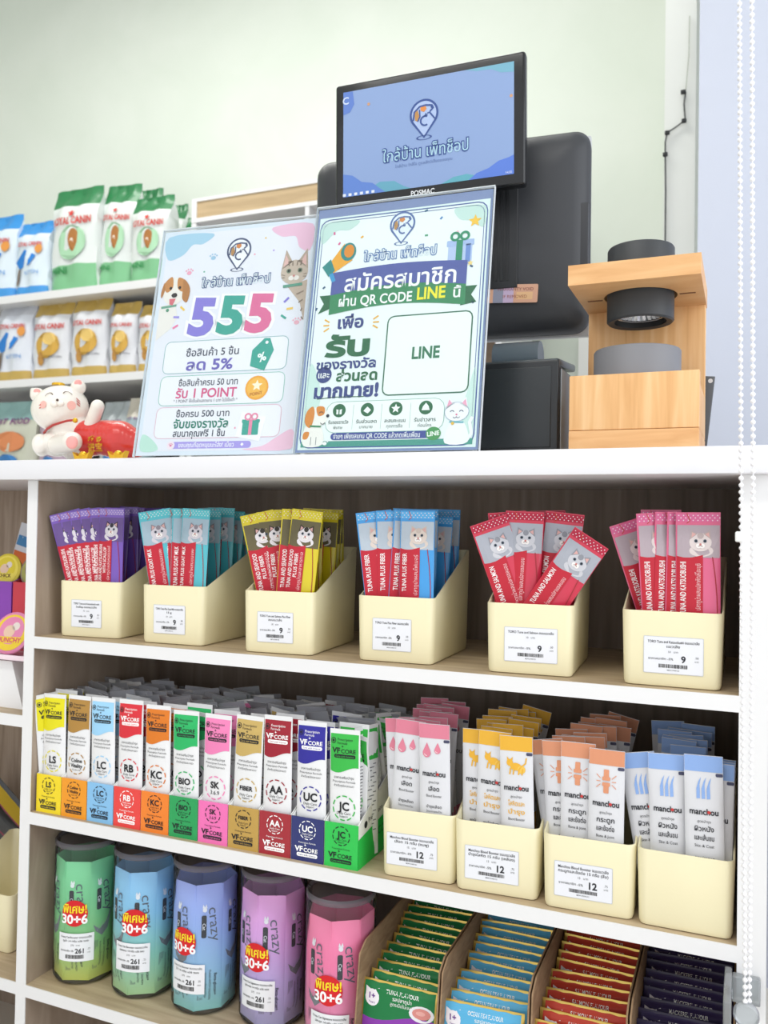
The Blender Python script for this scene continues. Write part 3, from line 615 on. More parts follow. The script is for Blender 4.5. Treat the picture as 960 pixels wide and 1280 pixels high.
# ------------------------------------------------------------------ shelf 3: cartons of wet food pouches
CART = [(.510, 'green', '#1e7a44', '#8e3fae', 'TUNA FLAVOUR', 'รสปลาทูน่า', FOIL_GOLD), (.6155, 'sky blue', '#5db4e0', '#8e4fc0', 'OCEAN FISH FLAVOUR', 'รสปลาทะเล', FOIL_GOLD), (.721, 'red', '#c2402f', '#b33a2c', 'SALMON FLAVOUR', 'รสปลาแซลมอน', FOIL_GOLD), (.8265, 'dark purple', '#352a55', '#3b2a5c', 'MACKEREL FLAVOUR', 'รสปลาแมคเคอเรล', mat('#2f2549', .4))]
PW, PH = .1, .108
for k, (x0, nm, band, low, t1, t2, edge) in enumerate(CART):
    root = thing('cardboard_carton', 'open brown carton of %s wet food pouches on the bottom shelf' % nm, 'carton', (x0, .004, SH3), (0, 0, 0), 'cartons of wet food pouches')
    w_ = .1035; t = .0018; D = .245
    for a in (0, w_-t):
        g = G(); g.prism([(0, 0), (D, 0), (D, .158), (.03, .152), (.012, .142), (0, .05)], a, a+t, 'x', CARD); part(g, 'side_panel', root, 0)
    g = G(); g.box(t, w_-t, 0, t, 0, .05, CARD); part(g, 'front_panel', root, 0)
    g = G(); g.box(t, w_-t, D-t, D, 0, .158, CARD); part(g, 'back_panel', root, 0)
    g = G(); g.box(t, w_-t, t, D-t, 0, .0015, CARD); part(g, 'base', root, 0)
    def pfb(u, v, k=k): return (4*u*(1-u))**.5*ss(0, .5, v)*ss(.04, .35, 1-v)
    g, fm = pouch(PW*.985, PH, .010, edge, 10, 34, .03, .05); me = g.mesh('food_pouch')
    p = G(fm); us = [(-.5+i/10)*PW*.91 for i in range(11)]
    p.strip(us, lambda u: PH*.03, lambda u: PH*.66+.006*math.sin(u/PW*5), low, 1, 24); p.strip(us, lambda u: PH*.66+.006*math.sin(u/PW*5), lambda u: PH*.978+.0005*math.sin(u/PW*30), band, 1, 24)
    cx = -PW*.34; cy = PH*.82; r = .0095
    p.disc(cx, cy, r, '#f4f0f6', 3, 16)
    for s in (-1, 1): p.poly([(cx+s*r*.95, cy), (cx+s*r*.95, cy+r*1.25), (cx+s*r*.2, cy+r*.9)], '#f4f0f6', 3)
    p.text('1+', cx, cy+.002, .009, '#6c3b8e', 4, .03); p.text('Years', cx, cy-.005, .0038, '#6c3b8e', 4)
    p.text(t1, PW*.05, PH*.915, .0062, '#f2f5f2', 3, .015, w_=PW*.42); p.text(t2, PW*.05, PH*.855, .0058, '#f2f5f2', 3, .01); p.text('สูตรเนื้อในเจลลี่', PW*.05, PH*.80, .005, '#f2f5f2', 3)
    p.disc(PW*.30, PH*.76, .0155, '#e8e9ee', 3, 16, .009); p.disc(PW*.30, PH*.765, .0115, '#d98d86', 4, 14, .006); p.disc(PW*.29, PH*.77, .006, '#e6aaa2', 5, 10, .0025)
    pm = p.mesh('printed_face', 0)
    for i in range(14):
        r = random.Random(k*40+i); o = link('food_pouch', me); link('printed_face', pm, o)
        fr = i/13; tilt = math.radians(-(7+9*min(1, i/4)+r.uniform(-1, 3))); y = .004+.0145*i; z = SH3+.0022+.052*fr
        o.location = (x0+w_/2+r.uniform(-.0008, .0008)-(.003 if i == 0 else 0), .010+y, z); o.rotation_euler = (tilt, math.radians(r.uniform(-2, 2)), math.radians(r.uniform(-.6, .6)))
        # front pouches sit raised so that their headers clear the carton's low front
        tag(o, ('%s wet food pouch with 1+ badge, foremost in its brown carton' % nm) if i == 0 else ('%s wet food pouch stacked behind the foremost one in its carton' % nm), 'food pouch', '%s wet food pouches' % nm)

# ------------------------------------------------------------------ posters in acrylic holders
ACR = clear_plastic('acrylic', '#fbfdfd', .06, .05, .02)
PWD, PHT = .2305, .325
def pin_logo(g, u, v, s, c, h, fill='#dfe9f5'):
    """map-pin emblem with a dog's head and a cat's curled back"""
    pts = []
    for i in range(25):
        a = math.radians(-35+250*i/24); pts.append((u+s*.36*math.cos(a), v+s*.14+s*.36*math.sin(a)))
    pts.append((u, v-s*.46)); g.poly(pts, fill, h); g.line(pts, s*.055, c, h+1, True); g.arc(u, v-s*.47, s*.19, s*.045, c, h+1, 0, 360, 20, s*.055)
    g.line([(u-s*.29, v+s*.0), (u-s*.26, v+s*.22), (u-s*.12, v+s*.34), (u+s*.04, v+s*.36), (u+s*.22, v+s*.33), (u+s*.25, v+s*.26), (u+s*.16, v+s*.18)], s*.045, c, h+3)
    g.poly([(u-s*.1, v+s*.33), (u+s*.04, v+s*.345), (u+s*.07, v+s*.26), (u-s*.0, v+s*.19), (u-s*.09, v+s*.23)], '#d98a4a', h+2); g.disc(u+s*.22, v+s*.29, s*.04, c, h+4, 8)
    g.poly([(u-s*.26, v+s*.2), (u-s*.17, v+s*.26), (u-s*.12, v+s*.08), (u-s*.17, v-s*.04), (u-s*.24, v+s*.0)], '#b98a55', h+2); g.line([(u-s*.12, v+s*.26), (u-s*.11, v+s*.08), (u-s*.17, v-s*.04)], s*.035, c, h+3)
    g.arc(u+s*.03, v-s*.04, s*.12, s*.045, c, h+3, 60, 300, 16); g.line([(u+s*.09, v+s*.14), (u+s*.15, v+s*.16), (u+s*.29, v-s*.02)], s*.04, c, h+3)
    g.line([(u+s*.02, v+s*.07), (u+s*.05, v+s*.14), (u+s*.09, v+s*.09)], s*.035, c, h+3)
def shop_name(g, u, v, w_, size, h, c='#5f74a8'):
    g.text('ใกล้บ้าน เพ็ทช็อป', u, v, size, c, h, .075, w_=w_*1.02); g.text('ใกล้บ้าน เพ็ทช็อป', u, v, size, '#e6f0f6', h+2, .0, w_=w_)
def paw(g, u, v, s, c, h=2):
    g.disc(u, v, s, c, h, 12, s*.8)
    for a in (35, 70, 110, 145): g.disc(u+1.6*s*math.cos(math.radians(a)), v+1.5*s*math.sin(math.radians(a)), s*.36, c, h, 8)
def blob(g, pts, c, h=2, n=4):
    out = []; m = len(pts)
    for i in range(m): # closed catmull-rom
        p0, p1_, p2_, p3 = pts[i-1], pts[i], pts[(i+1) % m], pts[(i+2) % m]
        for j in range(n):
            t = j/n
            out.append(tuple(.5*((2*p1_[q])+(-p0[q]+p2_[q])*t+(2*p0[q]-5*p1_[q]+4*p2_[q]-p3[q])*t*t+(-p0[q]+3*p1_[q]-3*p2_[q]+p3[q])*t**3) for q in (0, 1)))
    g.poly(out, c, h)
U = lambda a: a*PWD
V = lambda a: a*PHT
def gift(g, u, v, s, box_, rib, h=4):
    g.rect(u-s, v-s, u+s, v+s*.55, box_, h, s*.08); g.rect(u-s*1.1, v+s*.4, u+s*1.1, v+s*.8, box_, h+1, s*.08); g.rect(u-s*.2, v-s, u+s*.2, v+s*.8, rib, h+2)
    for q in (-1, 1): g.arc(u+q*s*.4, v+s*1.12, s*.34, s*.2, rib, h+2)
def poster1(g):
    P = g; N = '#3d4157'
    P.rect(0, 0, PWD, PHT, '#dde6f2', 1); P.rect(U(.025), V(.018), U(.975), V(.982), '#e9eaf4', 2, .012)
    blob(P, [(U(.03), V(.975)), (U(.33), V(.975)), (U(.27), V(.93)), (U(.2), V(.93)), (U(.14), V(.885)), (U(.04), V(.87))], '#a9cfe6', 3)
    blob(P, [(U(.72), V(.975)), (U(.97), V(.975)), (U(.97), V(.86)), (U(.9), V(.875)), (U(.87), V(.925)), (U(.78), V(.93))], '#edc0d8', 3)
    blob(P, [(U(.03), V(.02)), (U(.14), V(.022)), (U(.11), V(.06)), (U(.03), V(.09))], '#bfe3d6', 3); blob(P, [(U(.68), V(.02)), (U(.97), V(.02)), (U(.97), V(.1)), (U(.88), V(.07)), (U(.8), V(.035))], '#f2c7dc', 3)
    pin_logo(P, U(.515), V(.865), .047, '#4b5577', 4, '#f4f6fb'); shop_name(P, U(.515), V(.747), U(.44), .0175, 4, '#5a6a94')
    for t, u, c in (('5', .325, '#8a7fd6'), ('5', .513, '#3fa596'), ('5', .695, '#e0719e')):
        P.text(t, U(u), V(.597), .072, '#fbfbfd', 4, .085, -4, w_=U(.205)); P.text(t, U(u), V(.597), .072, c, 7, .045, -4, w_=U(.165))
    for u, v, a, c in ((.2, .63, 140, '#f2c95a'), (.17, .60, 175, '#9c8fe0'), (.17, .565, 210, '#eb7fa8'), (.84, .635, 45, '#8a7fd6'), (.86, .605, 5, '#f0c75d'), (.83, .58, -35, '#3fa596')):
        x, y = U(u), V(v); P.line([(x, y), (x+.009*math.cos(math.radians(a)), y+.009*math.sin(math.radians(a)))], .003, c, 5)
    for u, v, c in ((.2, .80, '#efa6bf'), (.35, .86, '#9fc4df'), (.93, .545, '#efb3c4')): paw(P, U(u), V(v), .0038, c, 4)
    for v0, v1, bc in ((.35, .49, '#7fb3b5'), (.211, .338, '#7fc0b0'), (.071, .203, '#e3b3c6')):
        P.rect(U(.105), V(v0), U(.893), V(v1), '#f1f1f8', 3, .008); P.rline(U(.105), V(v0), U(.893), V(v1), .008, .0008, bc, 4)
    P.text('ซื้อสินค้า 5 ชิ้น', U(.42), V(.438), .0145, N, 5, .01, w_=U(.34)); P.text('ลด 5%', U(.41), V(.384), .021, '#6f66b8', 5, .025, w_=U(.3))
    P.text('ซื้อสินค้าครบ 50 บาท', U(.415), V(.307), .0125, N, 5, .01, w_=U(.38)); P.text('รับ 1 POINT', U(.41), V(.262), .018, '#d85c8c', 5, .02, w_=U(.39)); P.text('* 1 POINT ใช้เป็นส่วนลดแทน 1 บาท ไม่มีขั้นต่ำ *', U(.41), V(.229), .006, N, 5, w_=U(.41))
    P.text('ซื้อครบ 500 บาท', U(.405), V(.174), .0125, N, 5, .01, w_=U(.34)); P.text('จับของรางวัล', U(.4), V(.131), .016, '#2f7f6f', 5, .025, w_=U(.35)); P.text('สมนาคุณฟรี 1 ชิ้น', U(.395), V(.091), .0125, N, 5, .015, w_=U(.33))
    x, y = U(.735), V(.417); P.poly([(x-.015, y-.016), (x+.006, y-.023), (x+.017, y+.005), (x+.010, y+.022), (x+.002, y+.022), (x-.014, y+.006)], '#3fa596', 5); P.disc(x+.006, y+.016, .0022, '#f1f1f8', 6); P.text('%', x+.001, y-.004, .016, '#f6fbfa', 6, .03, 20)
    x, y = U(.728), V(.275); P.disc(x, y, .0165, '#f2a93a', 5); P.disc(x, y, .0138, '#f6bb50', 6); P.star(x, y+.003, .008, '#fff4d8', 7); P.text('POINT', x, y-.008, .006, '#b8641d', 7, .02, 8)
    P.poly([(U(.715)+a*.019, V(.118)+b_*.019) for a, b_ in ((-1.05, -.75), (.75, -1.1), (1.1, .6), (-.75, 1.0))], '#fafafd', 5); gift(P, U(.715), V(.115), .0115, '#3fa596', '#eb8fae', 6)
    P.rect(U(.2), V(.027), U(.73), V(.056), '#a99be6', 4, .0045); P.disc(U(.225), V(.0415), .0058, '#f3e3ee', 5); paw(P, U(.225), V(.0405), .0018, '#e37fa2', 6); P.text('ขอบคุณที่อุดหนุนนะโฮ่ง! เมี้ยว', U(.45), V(.042), .0085, '#fbfbff', 5, .01, w_=U(.35))
    P.disc(U(.672), V(.043), .0018, '#fff', 5) if False else P.star(U(.675), V(.042), .0025, '#ffffff', 5, 4, .6)
    # beagle peeking in at the left edge
    x, y = U(.115), V(.72)
    P.poly([(U(.028), V(.655)), (x+.004, V(.665)), (x+.010, V(.6)), (U(.12), V(.55)), (U(.03), V(.50))], '#eee9e4', 4)
    P.disc(x, y, .018, '#f1ece6', 5, 20, .0205); blob(P, [(x-.017, y+.012), (x-.006, y+.022), (x-.003, y+.006), (x-.012, y-.001)], '#c98a50', 6); blob(P, [(x+.004, y+.02), (x+.016, y+.014), (x+.015, y-.001), (x+.005, y+.004)], '#c98a50', 6)
    blob(P, [(x+.013, y+.017), (x+.024, y+.003), (x+.022, y-.017), (x+.014, y-.012), (x+.013, y+.0)], '#b57a45', 7); blob(P, [(x-.017, y+.014), (x-.0205, y+.0), (x-.019, y-.009), (x-.015, y+.002)], '#b57a45', 7)
    P.disc(x-.006, y+.005, .0022, '#2a2220', 8, 10); P.disc(x+.008, y+.005, .0022, '#2a2220', 8, 10); P.disc(x+.001, y-.006, .0045, '#2f2a2b', 8, 12, .0035); P.poly([(x-.006, y-.011), (x+.004, y-.011), (x+.0, y-.021), (x-.005, y-.019)], '#d9717c', 8)
    P.line([(U(.04), V(.648)), (x+.006, V(.655))], .0035, '#6fa58f', 6); P.disc(U(.085), V(.635), .0025, '#5f9a7f', 7)
    # tabby peeking in at the right edge
    x, y = U(.885), V(.765)
    P.poly([(x-.008, y-.02), (U(.97), y-.012), (U(.97), V(.55)), (x+.012, V(.63))], '#c3b0a0', 4); P.disc(x, y, .0195, '#c7b6a7', 5, 20, .0175)
    for s, k_ in ((-1, .9), (1, 1)): P.poly([(x+s*.019, y+.004), (x+s*.016*k_, y+.033), (x+s*.004, y+.015)], '#b8a595', 5); P.poly([(x+s*.0165, y+.008), (x+s*.0145, y+.026), (x+s*.008, y+.014)], '#e0b7b0', 6)
    for a in (-.008, -.003, .003, .008): P.line([(x+a, y+.009), (x+a*1.2, y+.016)], .0014, '#7d6b5e', 7)
    for s in (-1, 1):
        P.disc(x+s*.008, y+.002, .0034, '#6f7f6a', 7, 12); P.disc(x+s*.008, y+.002, .0018, '#1d1d1d', 8, 8); P.disc(x+s*.0035, y-.0085, .0042, '#efe8e2', 7, 10, .0035)
        for q in (0, .003): P.line([(x+s*.013, y-.004-q), (x+s*.018, y-.003-q*1.5)], .0009, '#7d6b5e', 7)
    P.disc(x, y-.0055, .0018, '#cf8a86', 9, 8); P.line([(x-.014, y-.02), (x+.013, y-.018)], .004, '#5f9a86', 8)
    for a in (.0, .012, .024, .036): P.line([(x+.006+a*.35, y-.032-a), (x+.016, y-.028-a)], .0018, '#8f7d70', 6)
    for u, v, c in ((.3, .8, '#7bbca8'), (.62, .86, '#f0a7ba'), (.68, .93, '#f4cf77'), (.74, .87, '#b9a2e0'), (.62, .11, '#f0a7c0')): P.disc(U(u), V(v), .0014, c, 4, 8)
def poster2(g):
    P = g; B_ = '#5560a4'; GR = '#3b8b5e'; DG = '#2f6b49'
    P.rect(0, 0, PWD, PHT, '#7f8fb8', 1); P.rect(U(.012), V(.01), U(.988), V(.962), '#dff0ee', 2)
    P.rect(U(.03), V(.022), U(.968), V(.948), '#eef7f8', 3, .012); P.rline(U(.022), V(.018), U(.975), V(.952), .012, .0014, '#4a5fa0', 4); P.rline(U(.038), V(.03), U(.96), V(.94), .011, .0008, '#4a5fa0', 5)
    blob(P, [(U(.04), V(.935)), (U(.25), V(.938)), (U(.2), V(.9)), (U(.12), V(.9)), (U(.04), V(.85))], '#c7e3dc', 5); blob(P, [(U(.8), V(.938)), (U(.96), V(.935)), (U(.96), V(.85)), (U(.9), V(.88)), (U(.83), V(.89))], '#c7e3dc', 5)
    blob(P, [(U(.035), V(.34)), (U(.09), V(.3)), (U(.12), V(.2)), (U(.08), V(.1)), (U(.035), V(.05))], '#cfeae3', 5); blob(P, [(U(.965), V(.3)), (U(.93), V(.22)), (U(.90), V(.12)), (U(.965), V(.05))], '#cfeae3', 5)
    P.rect(U(.03), V(.02), U(.97), V(.042), '#4e9c8e', 6)
    pin_logo(P, U(.508), V(.88), .043, '#5a72a8', 6, '#e6f0f8'); shop_name(P, U(.505), V(.777), U(.41), .017, 6, '#6a86b8')
    for (u, v, c, a) in ((.27, .86, '#f0b33c', 30), (.14, .84, '#e0679a', 60), (.72, .90, '#5f8fc4', 50), (.2, .8, '#3b8b5e', 10), (.63, .94, '#3b6b8b', 20), (.64, .84, '#5aa07c', 0), (.9, .70, '#3f5f80', -30), (.07, .66, '#3f5f80', 40), (.92, .56, '#3f5f80', -50), (.04, .57, '#3f5f80', 70), (.11, .885, '#e0679a', 100)):
        P.line([(U(u), V(v)), (U(u)+.004*math.cos(math.radians(a)), V(v)+.004*math.sin(math.radians(a)))], .0024, c, 6)
    # ribbons
    us = [U(.12)+(U(.885)-U(.12))*i/16 for i in range(17)]; arcf = lambda u: .008*math.sin((u/PWD-.12)/.765*PI)
    P.poly([(U(.055), V(.555)), (U(.13), V(.575)), (U(.16), V(.55)), (U(.16), V(.63)), (U(.055), V(.63)), (U(.085), V(.595))], DG, 6); P.poly([(U(.945), V(.62)), (U(.87), V(.62)), (U(.86), V(.545)), (U(.945), V(.555)), (U(.915), V(.585))], DG, 6)
    P.strip(us, lambda u: V(.548)+arcf(u), lambda u: V(.632)+arcf(u), GR, 7); P.strip(us, lambda u: V(.628)+arcf(u), lambda u: V(.722)+arcf(u)*.6, B_, 8)
    P.text('สมัครสมาชิก', U(.515), V(.671), .030, '#fbfdfd', 10, .016, w_=U(.63))
    P.text('ผ่าน QR CODE', U(.385), V(.598), .018, '#fbfdfd', 10, .02, w_=U(.42)); P.text('LINE', U(.70), V(.605), .0215, '#f3ea3c', 10, .03, w_=U(.155)); P.text('นี้', U(.84), V(.598), .018, '#fbfdfd', 10, .02)
    # left column of words
    P.text('เพื่อ', U(.256), V(.512), .0215, '#3d4a86', 6, .03, w_=U(.15)); P.text('รับ', U(.248), V(.415), .035, DG, 6, .045, w_=U(.26)); P.text('ของรางวัล', U(.249), V(.344), .0165, '#3d4a86', 6, .03, w_=U(.345))
    P.disc(U(.127), V(.304), .0105, '#3d4a86', 6); P.text('และ', U(.127), V(.304), .011, '#f6fafa', 7, .02); P.text('ส่วนลด', U(.318), V(.296), .018, DG, 6, .035, w_=U(.235)); P.text('มากมาย!', U(.264), V(.238), .0235, '#3d4a86', 6, .04, w_=U(.37))
    P.line([(U(.1), V(.208)), (U(.2), V(.214)), (U(.37), V(.212))], .001, DG, 6)
    for s, u in ((-1, .13), (1, .385)):
        for a in (-32, 0, 32): P.line([(U(u), V(.505)+a*.00012), (U(u)+s*.008*math.cos(math.radians(a)), V(.505)+a*.00012+.008*math.sin(math.radians(a)))], .002, '#eeb64c', 6)
    # framed panel (its code pattern is left out)
    P.rect(U(.471), V(.213), U(.93), V(.522), '#f2fbf8', 5, .008); P.rline(U(.471), V(.213), U(.93), V(.522), .008, .0016, '#3d6f58', 6); P.text('LINE', U(.694), V(.372), .021, '#3d7a5c', 7, .03, w_=U(.15))
    # icon strip
    P.rect(U(.163), V(.074), U(.815), V(.194), '#f4fafa', 6, .012); P.rline(U(.163), V(.074), U(.815), V(.194), .012, .0006, '#86b8a8', 7)
    for i, (u, a, b_) in enumerate(((.237, 'รับของรางวัล', 'พิเศษ'), (.396, 'รับส่วนลด', 'มากมาย'), (.554, 'สะสมคะแนน', 'ทุกการซื้อ'), (.716, 'รับข่าวสาร', 'ก่อนใคร'))):
        P.disc(U(u), V(.16), .0085, DG, 8); P.text(a, U(u), V(.115), .0062, '#2f4a44', 8, .01, w_=U(.115)); P.text(b_, U(u), V(.094), .0055, '#2f4a44', 8)
        if i == 0: gift(P, U(u), V(.156), .0035, '#f4fafa', DG, 9)
        elif i == 1: P.poly([(U(u)-.005, V(.155)), (U(u), V(.175)-.001), (U(u)+.005, V(.158)), (U(u)+.001, V(.145))], '#f4fafa', 9)
        elif i == 2: P.star(U(u), V(.16), .006, '#f4fafa', 9)
        else: P.poly([(U(u)-.005, V(.15)), (U(u)-.0035, V(.165)), (U(u), V(.178)), (U(u)+.0035, V(.165)), (U(u)+.005, V(.15))], '#f4fafa', 9)
        if i < 3: P.rect(U(u+.08), V(.085), U(u+.08)+.0004, V(.18), '#9cbfb4', 8)
    P.rect(U(.2), V(.046), U(.79), V(.073), '#44519a', 7, .0045); P.text('ง่ายๆ เพียงสแกน QR CODE แล้วกดเพิ่มเพื่อน', U(.455), V(.0595), .0085, '#f4f8fa', 8, .01, w_=U(.48)); P.disc(U(.765), V(.062), .0092, '#4d9a5c', 8, 18, .0082); P.text('LINE', U(.765), V(.062), .0075, '#f4fbf4', 9, .03, 6)
    # puppy
    x, y = U(.10), V(.09)
    blob(P, [(x-.012, V(.025)), (x-.014, y-.002), (x-.006, y+.008), (x+.009, y+.004), (x+.013, V(.03))], '#f5f3ee', 8); P.disc(x+.004, y+.016, .0135, '#f5f3ee', 9, 18, .0125); blob(P, [(x-.012, y+.022), (x-.004, y+.029), (x-.001, y+.018), (x-.005, y+.002), (x-.013, y+.008)], '#dc8c3f', 11)
    blob(P, [(x+.001, y+.028), (x+.011, y+.028), (x+.012, y+.019), (x+.004, y+.017)], '#dc8c3f', 10); P.disc(x+.017, y+.0165, .0022, '#2e3340', 11, 10); P.arc(x+.008, y+.019, .0028, .0008, '#2e3340', 12, 20, 160, 8); P.arc(x+.011, y+.009, .003, .0008, '#2e3340', 12, 200, 340, 8)
    P.line([(x-.006, y+.004), (x+.009, y+.003)], .0022, '#3b8b5e', 12); blob(P, [(x-.013, y-.004), (x-.006, y-.004), (x-.008, y-.012), (x-.014, y-.012)], '#dc8c3f', 9)
    for a in (-.003, .004): P.line([(x+a, V(.028)), (x+a, y-.010)], .0008, '#8a8f96', 10)
    # kitten
    x, y = U(.885), V(.085)
    blob(P, [(x-.013, V(.025)), (x-.011, y), (x-.004, y+.008), (x+.009, y+.004), (x+.014, V(.028))], '#f4f6fb', 8); P.disc(x-.001, y+.018, .0145, '#f4f6fb', 9, 18, .0115); P.arc(x-.001, y+.018, .0145, .0006, '#a9b6cc', 11, 0, 360, 20, .0115)
    for s in (-1, 1): P.poly([(x-.001+s*.0135, y+.021), (x-.001+s*.0105, y+.036), (x-.001+s*.003, y+.028)], '#f4f6fb', 9); P.poly([(x-.001+s*.012, y+.024), (x-.001+s*.0098, y+.033), (x-.001+s*.006, y+.028)], '#f0a9c4', 12); P.arc(x-.001+s*.0055, y+.017, .0024, .0008, '#3d4a66', 12, 20, 160, 8)
    P.disc(x-.001, y+.0145, .0012, '#e07f9f', 12, 8); P.arc(x-.003, y+.0125, .002, .0006, '#3d4a66', 12, 200, 350, 6); P.arc(x+.001, y+.0125, .002, .0006, '#3d4a66', 12, 190, 340, 6)
    P.line([(x-.009, y+.006), (x+.008, y+.005)], .002, '#6fb6c4', 12); P.disc(x-.005, y+.004, .002, '#e6b84c', 13, 8); P.line([(x+.012, V(.032)), (x+.018, V(.06)), (x+.015, V(.1)), (x+.018, V(.12))], .0042, '#f4f6fb', 9)
    paw(P, U(.17), V(.033), .0028, '#f4fafa', 9)
    # megaphone, gift box, star
    x, y = U(.15), V(.775)
    P.poly([(x-.018, y-.012), (x-.010, y-.020), (x+.019, y-.002), (x+.006, y+.022)], '#efab36', 7); P.poly([(x-.022, y-.008), (x-.012, y-.022), (x-.004, y-.014), (x-.011, y+.002)], '#2f8a88', 8); P.disc(x+.0125, y+.010, .0105, '#2f8a88', 8, 16, .0125); P.disc(x+.0135, y+.0108, .007, '#e08c2a', 9, 14, .009); P.line([(x-.009, y-.018), (x-.004, y-.029)], .0055, '#3f9ad0', 9)
    x, y = U(.845), V(.763); P.rect(x-.016, y-.018, x+.014, y+.010, '#b7c9ec', 5, .001); P.rect(x-.018, y+.006, x+.016, y+.014, '#a9bfe8', 6, .001); P.rect(x-.006, y-.018, x+.002, y+.014, '#2f8f6a', 7); P.rect(x+.006, y-.018, x+.012, y+.008, '#6f8fd0', 6)
    for s in (-1, 1): P.arc(x-.002+s*.006, y+.019, .0048, .003, '#2f8f6a', 8)
    P.star(U(.912), V(.877), .0085, '#f6c545', 7); P.star(U(.90), V(.71), .004, '#f6d98a', 7); P.disc(U(.82), V(.84), .0018, '#f0c0d0', 6)
def sign_holder(name, label, draw, cx, yaw, tilt):
    root = thing(name, label, 'sign', (cx, -.0085, ZC+.0006), (-tilt, 0, yaw), 'leaflet signs on the counter')
    g = G(lambda u, v, h: (u-PWD/2, -h, v+.002)); draw(g); g.box(-PWD/2, PWD/2, 0, .0006, .002, .002+PHT, mat('#f0f1f5', .6))
    part(g, 'printed_sheet', root, 0)
    g = G(); x = PWD/2+.0025
    g.box(-x, x, -.0042, -.0034, 0, PHT+.005, ACR); g.box(-x, x, .0012, .0020, 0, PHT+.005, ACR); g.box(-x, -x+.0008, -.0034, .0012, 0, PHT+.005, mat('#e6ecf2', .1)); g.box(x-.0008, x, -.0034, .0012, 0, PHT+.005, mat('#e6ecf2', .1)); g.box(-x, x, -.0034, .0012, PHT+.004, PHT+.005, mat('#f2f4f6', .1))
    part(g, 'acrylic_holder', root, 0)
    g = G(); g.M = None; t = math.tan(tilt)
    g.box(-.03, .03, .0022, .0032, .0005, .12, ACR)
    part(g, 'rear_strut', root, 0, (0, 0, 0))
    return root
sign_holder('poster_holder', 'acrylic sign with pastel poster reading 555 beside the lucky cat', poster1, .3025, math.radians(5.2), math.radians(11))
sign_holder('poster_holder', 'acrylic sign with blue-bordered green ribbon poster, megaphone and kitten, under the screen', poster2, .5405, math.radians(2.2), math.radians(10.2))

# ------------------------------------------------------------------ point-of-sale terminal seen from behind, with customer screen
term = thing('sales_terminal', 'large black point-of-sale terminal seen from behind, on the counter', 'computer', (.5419, .2, ZC))
Mt = Matrix.Translation((0, 0, .3567-ZC)) @ Matrix.Rotation(math.radians(4.7), 4, 'Z') @ Matrix.Rotation(math.radians(-1.2+2.4), 4, 'X')
TWd, THt = .398, .272
g = G(); g.M = Mt
def shell(g, w_, h_, m):
    """rear housing: rounded slab that swells towards the middle"""
    n = 7
    def ring(k, y): 
        o = rrect(-w_/2+k, w_/2-k, -h_/2+k, h_/2-k, max(.022-k*.4, .006), 6); return [(a, y, b) for a, b in o]
    R = [ring(0, .022), ring(0, .008), ring(.006, .0), ring(.022, -.008), ring(.05, -.012)]
    N = len(R[0]); vs = [p for q in R for p in q]; fs = [(k*N+(i+1) % N, k*N+i, (k+1)*N+i, (k+1)*N+(i+1) % N) for k in range(len(R)-1) for i in range(N)]
    fs += [tuple(range(N)), tuple((len(R)-1)*N+i for i in range(N-1, -1, -1))]
    g.add(vs, fs, m)
shell(g, TWd, THt, BLACK); part(g, 'rear_housing', term, 50)
g = G(); g.M = Mt; g.rbox(-TWd/2+.001, TWd/2-.001, .0225, .034, -THt/2-.003, THt/2-.001, mat('#b8babd', .3), .002); part(g, 'screen_bezel', term, 40, label='pale grey front frame edge')
g = G(); g.M = Mt
for i in range(15): g.box(-.02+i*.0078, -.02+i*.0078+.0042, -.0155, -.0118, -.065, .075, mat('#1d1f22', .5))
vn = part(g, 'vent_grille', term, 0); vn['kind'] = 'stuff'
g = G(); g.M = Mt; g.rbox(-.03, .105, -.0146, -.0119, -.075, .088, mat('#26282b', .45), .001); part(g, 'vent_panel', term, 40)
g = G(lambda u, v, h: (u, -.0157-h, v)); g.M = Mt
for i in range(6):
    for j in range(12): g.disc(.048+i*.0035, -.02+j*.0048, .0013, '#08090a', 3, 6)
o = part(g, 'speaker_holes', term, 0); o['kind'] = 'stuff'
g = G(); g.M = Mt; g.rbox(TWd/2-.024, TWd/2-.0015, -.0028, .006, -.055, .035, mat('#303236', .45), .001); part(g, 'port_cover', term, 40)
g = G(lambda u, v, h: (u, -.0128-h, v)); g.M = Mt @ Matrix.Translation((0.1, 0, -.083)) @ Matrix.Rotation(math.radians(3), 4, 'Y')
g.rect(-.045, -.0125, .033, .0125, '#d9a98f', 1, .002); g.rect(-.028, -.0125, -.014, .0125, '#8f93a6', 2); g.rect(-.014, -.0125, .0, .0125, '#c7b3d0', 2); g.rect(.004, -.008, .026, .002, '#e6bd8f', 2)
g.text('WARRANTY VOID', .002, .006, .006, '#8a4a4a', 3, .0); g.text('IF REMOVED', .002, -.004, .006, '#a35a44', 3); g.disc(-.037, 0, .005, '#7c6a78', 3, 8)
part(g, 'holographic_sticker', term, 0, label='small pinkish holographic sticker')
g = G(); g.rbox(-.06, .06, -.0, .12, 0, .014, BLACK, .005); g.M = Matrix.Translation((0, .04, 0)); g.rbox(-.03, .03, -.01, .012, .01, .2, BLACK, .004); part(g, 'stand', term, 40)
